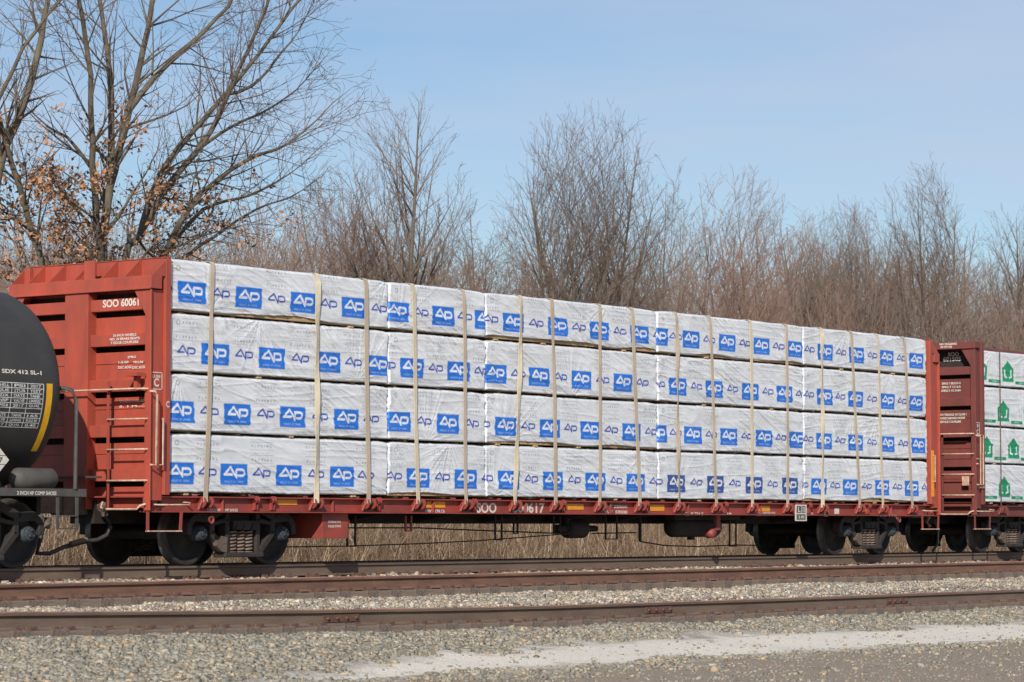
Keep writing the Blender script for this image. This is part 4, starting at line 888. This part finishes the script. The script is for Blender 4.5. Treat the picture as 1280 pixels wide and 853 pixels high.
def bundle(name, X0, X1, z0, z1, seed, pfun, xs, box, label, group, hem=.012, Yf=-1.37, fan=None):
    W, H = X1 - X0, z1 - z0; dx, dz = .0125, .010; r = np.random.RandomState(seed)
    cv = Canvas(W, H, dx, dz); pfun(cv, W, H, [x - X0 for x in xs], box, r); img = cv.done(); nx, nz = img.shape[:2]
    x = np.linspace(0, W, nx); z = np.linspace(0, H, nz); X, Z = np.meshgrid(x, z, indexing='ij'); N1 = Noise(seed); N2 = Noise(seed + 50); N3 = Noise(seed + 90)
    def ridge(ang, a, b, N):
        c, s = math.cos(ang), math.sin(ang); wx = X + .10 * N3(X * 1.3, Z * 2.1); wz = Z + .06 * N3(X * 1.7 + 9, Z * 2.3)
        q = N((wx * c + wz * s) / a + 20, (-wx * s + wz * c) / b + 20); return 1 - np.abs(2 * q - 1)
    d = (N1(X * 1.4, Z * 2.2) - .5) * .020
    amp = .35 + 1.25 * N2(X * .9 + 30, Z * 1.6) ** 1.6
    base = r.uniform(-.72, -.38)
    d += ridge(base, 1.3, .080, N1) ** 4 * .0175 * amp + ridge(base - .12, .9, .042, N2) ** 5 * .0115 * amp * N1(X * 1.1 + 5, Z + 5) * 2
    d += ridge(r.uniform(-.05, .1), 1.3, .10, N3) ** 3 * .0075
    # gathered corners: creases fanning from two or three pinned points
    d += ridge(base + .22, 1.6, .15, N3) ** 7 * .013 * N2(X * .8 + 15, Z + 2) * 1.5
    for q in range(r.randint(0, 3)):
        cx, czz = r.uniform(0, W), (0 if r.rand() < .4 else H) + r.uniform(-.05, .05); dist = np.hypot(X - cx, Z - czz) + .02; th = np.arctan2(Z - czz, X - cx)
        fq = N2(th * r.uniform(5, 9) + 40, dist * .8 + q * 7); d += (1 - np.abs(2 * fq - 1)) ** 3 * .012 * np.exp(-dist / .8) * np.minimum(1, dist / .15)
    for e in (X, W - X): d += (N1(X * 7 + 3, Z * 9) - .5) * .03 * np.exp(-e / .12)
    d += (N3(X * 5, Z * 14 + 60) - .5) * .016 * np.exp(-Z / .07)
    d = d - np.median(d) + .004; d = np.where(d > .018, .018 + (d - .018) * .3, d); d = np.minimum(d, .024)
    bx = np.minimum(X, W - X); e1 = np.clip(1 - bx / .030, 0, 1); ez = np.clip(1 - (H - Z) / .035, 0, 1); eb = np.clip(1 - Z / .02, 0, 1)
    back = .035 * (1 - np.sqrt(np.clip(1 - e1 ** 2, 0, 1))) + .05 * (1 - np.sqrt(np.clip(1 - ez ** 2, 0, 1))) + .015 * eb ** 2
    lift = (hem * (NZ(X * 1.1 + seed, X * 0 + seed) * 2.2) + .006 * NZ(X * 9, X * 0 + 3)) * np.exp(-Z / .06) * (1 - np.exp(-bx / .08) * .5)
    top = -(.012 * NZ(X * 2.1 + seed * 3, X * 0 + 7)) * np.exp(-(H - Z) / .1) - .02 * np.exp(-bx / .10) * np.exp(-(H - Z) / .08)
    Zs = Z + lift + top
    V = np.stack([X + X0, Yf - d + back + .004, Zs + z0], -1); idx = np.arange(nx * nz).reshape(nx, nz)
    F1 = np.stack([idx[:-1, :-1], idx[1:, :-1], idx[1:, 1:], idx[:-1, 1:]], -1).reshape(-1, 4)
    Vl = [V.reshape(-1, 3)]; Cl = [img.reshape(-1, 3)]; Fl = [F1]; off = nx * nz
    # left end, right end and top sheets run back from the front sheet's border
    depth = 1.2
    for line, nrm in ((V[0], 'x'), (V[-1], 'x'), (V[:, -1], 'z')):
        m = len(line); ks = [0, .02, .3, .7, 1.0]; G = []
        for k in ks:
            p = line.copy(); p[:, 1] += k * depth
            if nrm == 'x': p[:, 0] += (-1 if line is V[0] or (line[0, 0] < (X0 + X1) / 2) else 1) * (.008 if k in (.02, .3) else .0) * (1 + .5 * np.sin(line[:, 2] * 9))
            else: p[:, 2] += .012 if k else 0
            G.append(p)
        G = np.stack(G, 0); id2 = np.arange(G.shape[0] * m).reshape(G.shape[0], m) + off; off += G.shape[0] * m
        Vl.append(G.reshape(-1, 3)); Cl.append(np.tile(np.array([(.66, .67, .69)]), (G.shape[0] * m, 1))); Fl.append(np.stack([id2[:-1, :-1], id2[1:, :-1], id2[1:, 1:], id2[:-1, 1:]], -1).reshape(-1, 4))
    root = npmesh(name, np.concatenate(Vl), np.concatenate(Fl), M['wrap'], smooth=True)
    set_tint(root, np.concatenate(Cl), 'print'); tag(root, label, 'lumber bundle', group)
    lb = MB(); lb.box(X0 + .02, X1 - .02, Yf + (.035 if hem > .02 else .10), Yf + 1.19, z0 + .004, z1 - .06); lb.build('lumber', M['lumber'], root)
    rn = MB(); xx = X0 + r.uniform(.2, .5)
    while xx < X1 - .1:
        q = MB(); q.box(xx, xx + .085, Yf + (r.uniform(.0, .02) if r.rand() < .2 else .10), Yf + 1.15, z0 - .030, z0 - .003); q.build('runner', M['lumber'], root); xx += r.uniform(1.0, 1.4)
    return root
ZT = [atY(207, y, -1.37)[1] for y in (322.2, 390.3, 466.4, 541.8, 617.2)]
CX = [.015, 4.91, 7.40, 12.39, 17.36, 22.23]
BX_PX = {(0, 0): [239, 310, 378, 442], (0, 1): [269, 339, 410, 472], (0, 2): [226, 297, 366, 433], (0, 3): [226, 293, 361, 428],
         (1, 0): [496, 554, 607], (1, 1): [515, 573], (1, 2): [499, 560], (1, 3): [523, 582],
         (2, 0): [642, 697, 749, 800], (2, 1): [620, 674, 727, 778], (2, 2): [632, 687, 738, 789], (2, 3): [636, 691, 744, 794],
         (3, 0): [824, 864, 909, 953, 994], (3, 1): [847, 893, 938, 981], (3, 2): [822, 866, 911, 955, 996], (3, 3): [845, 894, 942, 987],
         (4, 0): [992, 1032, 1071, 1109, 1146], (4, 1): [1031, 1070, 1109, 1145], (4, 2): [1030, 1069, 1109, 1147], (4, 3): [1023, 1062, 1102, 1139]}
rows = ['top', 'second', 'third', 'bottom']; colsn = ['leftmost column beside the left bulkhead', 'short second column from the left', 'middle column above the painted car number', 'fourth column from the left', 'rightmost column beside the right bulkhead']
HEM = {(0, 0): .035, (2, 0): .03, (2, 2): .03, (4, 3): .045, (1, 3): .03, (3, 0): .025}
pj = random.Random(3)
for c in range(5):
    for t in range(4):
        z0, z1 = ZT[t + 1] + .034, ZT[t]
        if t == 3: z0 = 1.03
        jx0, jx1 = pj.uniform(.0, .010), pj.uniform(.006, .020)
        py = 655 - 3600 * ((z0 + .27) - CAM.z) / 45
        xs = [atY(px, 500, -1.37)[0] for px in BX_PX[(c, t)]]
        extra = {(3, 3): 'darker blue boxed logos', (0, 3): 'crumpled lower right corner', (4, 3): 'boards showing under its hem'}.get((c, t))
        lab = 'white plastic-wrapped lumber bundle, %s row, %s' % (rows[t], colsn[c])
        if extra: lab = 'lumber bundle with %s, %s row, %s' % (extra, rows[t], colsn[c].split(' beside')[0].split(' above')[0])
        bundle('lumber_bundle', CX[c] + jx0, CX[c + 1] - jx1, z0, z1, 300 + c * 10 + t, print_ap, xs, DBLUE if (c, t) == (3, 3) else BLUE, lab, 'white wrapped lumber bundles with blue logos', HEM.get((c, t), .008))

# ------------------------------------------------------------------ tie-down straps
ordn = ['first', 'second', 'third', 'fourth', 'fifth', 'sixth', 'seventh', 'eighth', 'ninth', 'tenth', 'eleventh', 'twelfth', 'thirteenth', 'fourteenth', 'fifteenth', 'sixteenth', 'seventeenth']
for i, (pb, ptp) in enumerate(zip(WIN_PX, TOP_PX)):
    xb = atY(pb, 627, -1.39)[0]; xt = atY(ptp, 330 + (ptp - 207) * .108, -1.39)[0]; zt = ZT[0] + .015; r = random.Random(i)
    pts = [(xb, YS - .125, .905), (xb + .003, YS - .123, .94), (xb + .005, -1.400, .985)]; n = 26; xw = xb
    for k in range(1, n):
        t = k / n; bow = math.sin(math.pi * t); pts.append((xb + (xt - xb) * t + .012 * math.sin(5 * t + i), -1.401 - .003 * bow, .98 + (zt - .03 - .98) * t))
    pts += [(xt, -1.392, zt - .035), (xt, -1.36, zt - .008), (xt, -1.30, zt - .002), (xt, -.1, zt + .002)]
    mb = MB(); n = len(pts); wv = []
    tws = r.uniform(.25, .8); hw0 = r.uniform(.038, .047)
    for k, p in enumerate(pts):
        hw = hw0 * (1 - .30 * math.exp(-((k / n - tws) / .06) ** 2) * (i % 3 == 0)); up_ = k >= n - 4
        dep = .003
        for sx, sy in ((-1, -1), (1, -1), (1, 1), (-1, 1)):
            tw = .012 * math.sin(k * .5 + i) * (0 if up_ else 1) * (i % 4 == 1)
            wv.append((p[0] + sx * hw, p[1] + (0 if up_ else sy * dep - sx * tw - (abs(tw))), p[2] + (sy * dep if up_ else 0)))
    fs = []
    for k in range(n - 1):
        for e in range(4): fs.append((k * 4 + e, k * 4 + (e + 1) % 4, k * 4 + 4 + (e + 1) % 4, k * 4 + 4 + e))
    mb.add(wv, fs); o = mb.build('cargo_strap', M['strap_a'] if i in (1, 3, 5, 11, 13, 15) else M['strap_b'])
    tone = 'cream' if o.data.materials[0] == M['strap_a'] else 'tan brown'
    tag(o, '%s webbing strap over the white bundles, %s of seventeen counted from the left bulkhead' % (tone, ordn[i]), 'strap', 'straps holding down the lumber load')

# ------------------------------------------------------------------ the next flatcar and its green-printed load
X2 = 24.66
TX2 = []
for s, px, py, wpx, hpx, xp in [('SOO', 1192, 443, 13, 5, -.12), ('601505', 1190, 449, 21, 6, -.12), ('SPRG 7 0D2 D-5', 1189, 479.5, 22, 2.8, -.263), ('SPRG 7 1C 0-5', 1189, 484, 22, 2.8, -.263), ('SPRG 5 1C 0-5A', 1189, 488.5, 23, 2.8, -.263),
      ('6 INCH TREADLE 1D CLASS 1', 1189, 518.5, 36, 2.8, -.263), ('20 INTERCHANGE NODE', 1188, 523, 34, 2.8, -.263), ('SERVICE COUPLERS', 1188, 527.5, 25, 2.8, -.263)]:
    Y, Z = atX(px, py, X2 + xp); TX2.append((s, Y, Z, wpx / 50., hpx / 60., xp))
RZ2 = [atX(1190, y, X2 - .36)[1] + .085 for y in (469, 508, 547, 584, 623)]
ZB2 = (4.40, 4.26, 4.402)
car2, bl2, sill2 = flatcar(X2, 'brownish red flatcar with bulkhead ladder following at the right edge, carrying the green-printed load', M['brown'], M['brown'], 22.27, RZ2, TX2, ZB2, win=False, parapet=False, beam=4.46)
q = MB(); Yq, Zq = atX(1207, 601, X2 - .52); q.box(-.515, -.505, -1.30, -1.14, Zq - .1, Zq + .09); q.build('dust_plate', M['iron'], bl2)
MB().box(-.42, -.415, -1.419, -1.0, ZB[1] + .03, ZB[1] + .04)
tz = MB(); Yt, Zt = atX(1174, 434.5, X2 - .42)
put_text(tz, 'NO WALKING', lambda a, b: (-.425, -.80 - a, ZB2[0] - .04 + b), .40, .045); put_text(tz, 'ON TOP CAR', lambda a, b: (-.425, -.75 - a, ZB2[0] - .10 + b), .28, .045); tz.build('lettering', M['white'], bl2)
cm2 = MB()
for b in ((-.36, -.15, zc0 - .05, zc0 - .035), (-.36, -.15, zc1 - .012, zc1), (-.162, -.15, zc0 - .05, zc1), (-.36, -.348, zc0 - .05, zc1)): cm2.box(b[0], b[1], -1.3735, -1.3705, b[2], b[3])
put_text(cm2, 'C', lambda a, b: (-.25 + a, -1.374, zc0 + .05 + b), .09, .10); put_text(cm2, '3', lambda a, b: (-.25 + a, -1.374, zc1 - .07 + b), .08, .07); cm2.build('lettering', M['white'], bl2)
for zz in (1.35, 1.95):
    for xx in (-.30, -.16): U_iron([(xx, -1.37, zz), (xx, -1.46, zz), (xx, -1.46, zz + .5), (xx, -1.37, zz + .5)], .014).build('grab_iron', M['iron'], bl2)
wn = winch_mesh()
for i, px in enumerate((1252,)): o = wn.build('winch', [M['brown'], M['under']], car2); o.location = (atY(px, 632, YS - .06)[0] - X2, 0, 0)
GT = [atY(1250, y, -1.37)[1] for y in (440, 485, 535, 581, 630)]
for t, (pxs, adj) in enumerate([([1227, 1260], 'top'), ([1254, 1287], 'second from top'), ([1233, 1267], 'third from top'), ([1254, 1290], 'lowest')]):
    xs = [atY(p, 500, -1.37)[0] for p in pxs]; sp = 1.22; xs = [xs[0] + sp * k for k in range(4)]
    bundle('lumber_bundle', X2 + .02, X2 + 4.88, GT[t + 1] + .03, GT[t], 700 + t, print_green, xs, GREEN, 'white bundle with green tree-house logos, %s in the right edge stack' % adj, 'white lumber bundles with green logos', .006)
xs_ = atY(1250, 500, -1.385)[0]
sm_ = MB(); sm_.box(xs_ - .02, xs_ + .02, -1.392, -1.386, .98, GT[0] + .01); sm_.box(xs_ - .02, xs_ + .02, -1.39, -.1, GT[0] + .011, GT[0] + .016)
tag(sm_.build('load_band', M['dust_steel']), 'thin dark band strapped over the green-printed bundles at the right edge', 'strap')

# ------------------------------------------------------------------ tank car
tank = empty('tank_car', (-2.9, 0, 0)); tag(tank, 'dark grey cylindrical tank car with yellow stripe at the left edge of the picture', 'railroad car')
ZC, RT_ = 2.42, 1.38; XE = -2.26
def T(x): return x + 2.9
prof = []; Lt = 12.5
for a in np.linspace(0, 90, 14): prof.append((T(XE + .62 * math.cos(R_(a))), max(.001, RT_ * math.sin(R_(a)))))
prof = prof[:-1] + [(T(XE), RT_)] + [(T(XE - k), RT_) for k in np.linspace(.3, Lt, 12)]
for a in np.linspace(90, 180, 12)[1:]: prof.append((T(XE - Lt + .62 * math.cos(R_(a))), max(.001, RT_ * math.sin(R_(a)))))
MB().lathe(prof, 'x', (0, 0, ZC), 96).build('tank_shell', M['tank'], tank)
def cyl(x, ang, off=.004): return (T(x), -(RT_ + off) * math.cos(ang), ZC + (RT_ + off) * math.sin(ang))
ys = MB(); aa = np.linspace(R_(2), R_(-38), 22); vs = [cyl(x, a) for a in aa for x in (XE - .115, XE - .005)]
ys.add(vs, [(2 * i, 2 * i + 1, 2 * i + 3, 2 * i + 2) for i in range(21)], True); ys.build('yellow_stripe', M['yellow'], tank)
# specification table
pn = MB(); xL, xR = XE - 1.62, XE - .17
def crect(mb, x0, x1, s0, s1, off=.004):
    n = max(1, int(abs(s1 - s0) / .08)); A = np.linspace(s0 / RT_, s1 / RT_, n + 1); v = [cyl(x, a, off) for a in A for x in (x0, x1)]
    mb.add(v, [(2 * i, 2 * i + 1, 2 * i + 3, 2 * i + 2) for i in range(n)], False)
s_top, s_bot = .035, -.56
nr_ = 9
for i in range(nr_ + 1): s = s_top + (s_bot - s_top) * i / nr_; crect(pn, xL, xR, s - .005, s + .006)
for i in range(6): x = xL + (xR - xL) * i / 5; crect(pn, x - .007, x + .007, s_bot, s_top)
rr = random.Random(2); tb = ['TEST', '0.40', 'DATE', '2-07', 'INSP', 'TANK', 'SHELL', 'VALVE', '165', 'PSI', 'LINING', 'DUE', '2017', 'RULE 88', 'STUB', 'QUAL', 'SDX']
for i in range(nr_):
    for j in range(5):
        if i == 5: continue
        s = s_top + (s_bot - s_top) * (i + .5) / nr_; x = xL + (xR - xL) * (j + .5) / 5; a0 = s / RT_
        put_text(pn, tb[(i * 5 + j * 3) % len(tb)], (lambda a, b, x=x, a0=a0: cyl(x + a, a0 + b / RT_, .004)), .20, .040)
pn.build('specification_table', M['panel'], tank)
t1 = MB(); put_text(t1, 'SDX 412 SL-1', lambda a, b: cyl(XE - .56 + a, .185 / RT_ + b / RT_), .72, .055); t1.build('lettering', M['white'], tank)
# placard (white diamond) on a bracket
pc = MB(); zc_ = atY(0, 575, -1.45)[1]; xcp = T(atY(-9, 575, -1.45)[0]); pc.add([(xcp - .29, -1.45, zc_), (xcp, -1.45, zc_ - .27), (xcp + .29, -1.45, zc_), (xcp, -1.45, zc_ + .27), (xcp - .29, -1.444, zc_), (xcp, -1.444, zc_ - .27), (xcp + .29, -1.444, zc_), (xcp, -1.444, zc_ + .27)],
    [(0, 1, 2, 3), (7, 6, 5, 4), (0, 4, 5, 1), (1, 5, 6, 2), (2, 6, 7, 3), (3, 7, 4, 0)])
pc.cur = 1; pc.box(xcp - .22, xcp + .22, -1.454, -1.4505, zc_ + .055, zc_ + .062); pc.box(xcp - .22, xcp + .22, -1.454, -1.4505, zc_ - .062, zc_ - .055); put_text(pc, '1 2 6 7', lambda a, b: (xcp + a, -1.455, zc_ + b), .34, .07)
pc.build('placard', [M['white'], M['dkgrey']], tank)
# end platform
xa, z1 = atY(108, 611.5, -1.42); _, z0 = atY(100, 621, -1.42); pf = MB(); pf.box(T(-3.9), T(xa), -1.42, -1.36, z0, z1); pf.box(T(-3.9), T(xa), 1.36, 1.42, z0, z1); pf.box(T(xa - .06), T(xa), -1.36, 1.36, z0, z1); pf.box(T(-2.3), T(xa - .061), -1.359, 1.359, z1 - .035, z1 - .01)
plf = pf.build('end_platform', M['tankgrey'], tank)
tl = MB(); x, z = atY(46, 616.6, -1.424); put_text(tl, '2 INCH HF COMP SHOES', lambda a, b: (T(x) + a, -1.425, z + b), .72, .05); tl.build('lettering', M['white'], plf)
us = MB(); us.box(T(-4.5), T(-1.75), -.35, .35, .72, 1.04); us.box(T(-3.6), T(-3.0), -1.2, 1.2, .86, 1.15); us.prism([(-.9, 1.1), (.9, 1.1), (.6, 1.5), (-.6, 1.5)], 'x', T(-3.6), T(-2.9)); us.box(T(-1.78), T(-1.70), -.6, .6, .72, 1.0); us.build('stub_sill', M['under'], tank)
us = MB(); us.box(T(-15.4), T(-12.2), -.35, .35, .72, 1.04); us.prism([(-.9, 1.1), (.9, 1.1), (.6, 1.5), (-.6, 1.5)], 'x', T(-13.9), T(-13.2)); us.build('stub_sill', M['under'], tank)
rv = MB(); x0r, _ = atY(11, 600, -1.15); x1r, _ = atY(66, 600, -1.15); zr_ = 1.23; xm = (x0r + x1r) / 2; hl = (x1r - x0r) / 2
rv.lathe([(-hl, 0), (-hl + .02, .08), (-hl + .10, .145), (hl - .10, .145), (hl - .02, .08), (hl, 0)], 'x', (T(xm), -1.20, z1 + .13), 28); rv.build('air_reservoir', M['tankgrey'], tank)
MB().tube([(T(-2.05), -1.0, z1 + 1.34), (T(-1.95), -1.28, z1 + 1.36), (T(-1.90), -1.38, z1 + 1.33), (T(-1.86), -1.42, z1 + 1.2), (T(-1.86), -1.42, z1)], .028, 8).build('handrail', M['tankgrey'], tank)
MB().tube([(T(-1.86), 1.42, z1), (T(-1.86), 1.42, z1 + 1.2), (T(-1.95), 1.28, z1 + 1.36)], .028, 8).build('handrail', M['tankgrey'], tank)
stp = MB()
for px in (72, 96):
    p = P(px, 622, -1.43); q_ = P(px, 662, -1.43); stp.bar((T(p[0]), p[1], p[2]), (T(q_[0]), q_[1], q_[2]), .05, .014)
for py in (645, 661): p = P(72, py, -1.43); q_ = P(96, py, -1.43); stp.bar((T(p[0]), p[1], p[2]), (T(q_[0]), q_[1], q_[2]), .05, .016)
stp.build('side_step', M['tankgrey'], tank)
c = MB(); c.prism([(T(-1.75), -.14), (T(-1.45), -.10), (T(-1.12), -.14), (T(-1.05), -.03), (T(-1.18), .03), (T(-1.18), .10), (T(-1.5), .12), (T(-1.75), .14)], 'z', .74, 1.0); c.build('coupler', M['dust_steel'], tank)
hs = MB()
hs.tube([(T(a[0]), a[1], a[2]) for a in (P(96, 680, -.3), P(80, 684, -.3), P(62, 692, -.3), P(46, 692, -.3), P(50, 676, -.3), P(54, 655, -.3))], .032, 8); hs.build('air_hose', M['hose'], tank)
dm = MB(); p = P(58, 655, -.9); dm.tube([(T(p[0]), -.9, p[2] - .06), (T(p[0]) + .03, -.9, p[2] + .08)], .05, 8); p = P(33, 668, -1.0); dm.build('brake_rigging', M['dust_steel'], tank)
make_truck(tank, T(-3.27)); make_truck(tank, T(-13.5))

bpy.context.view_layer.update()
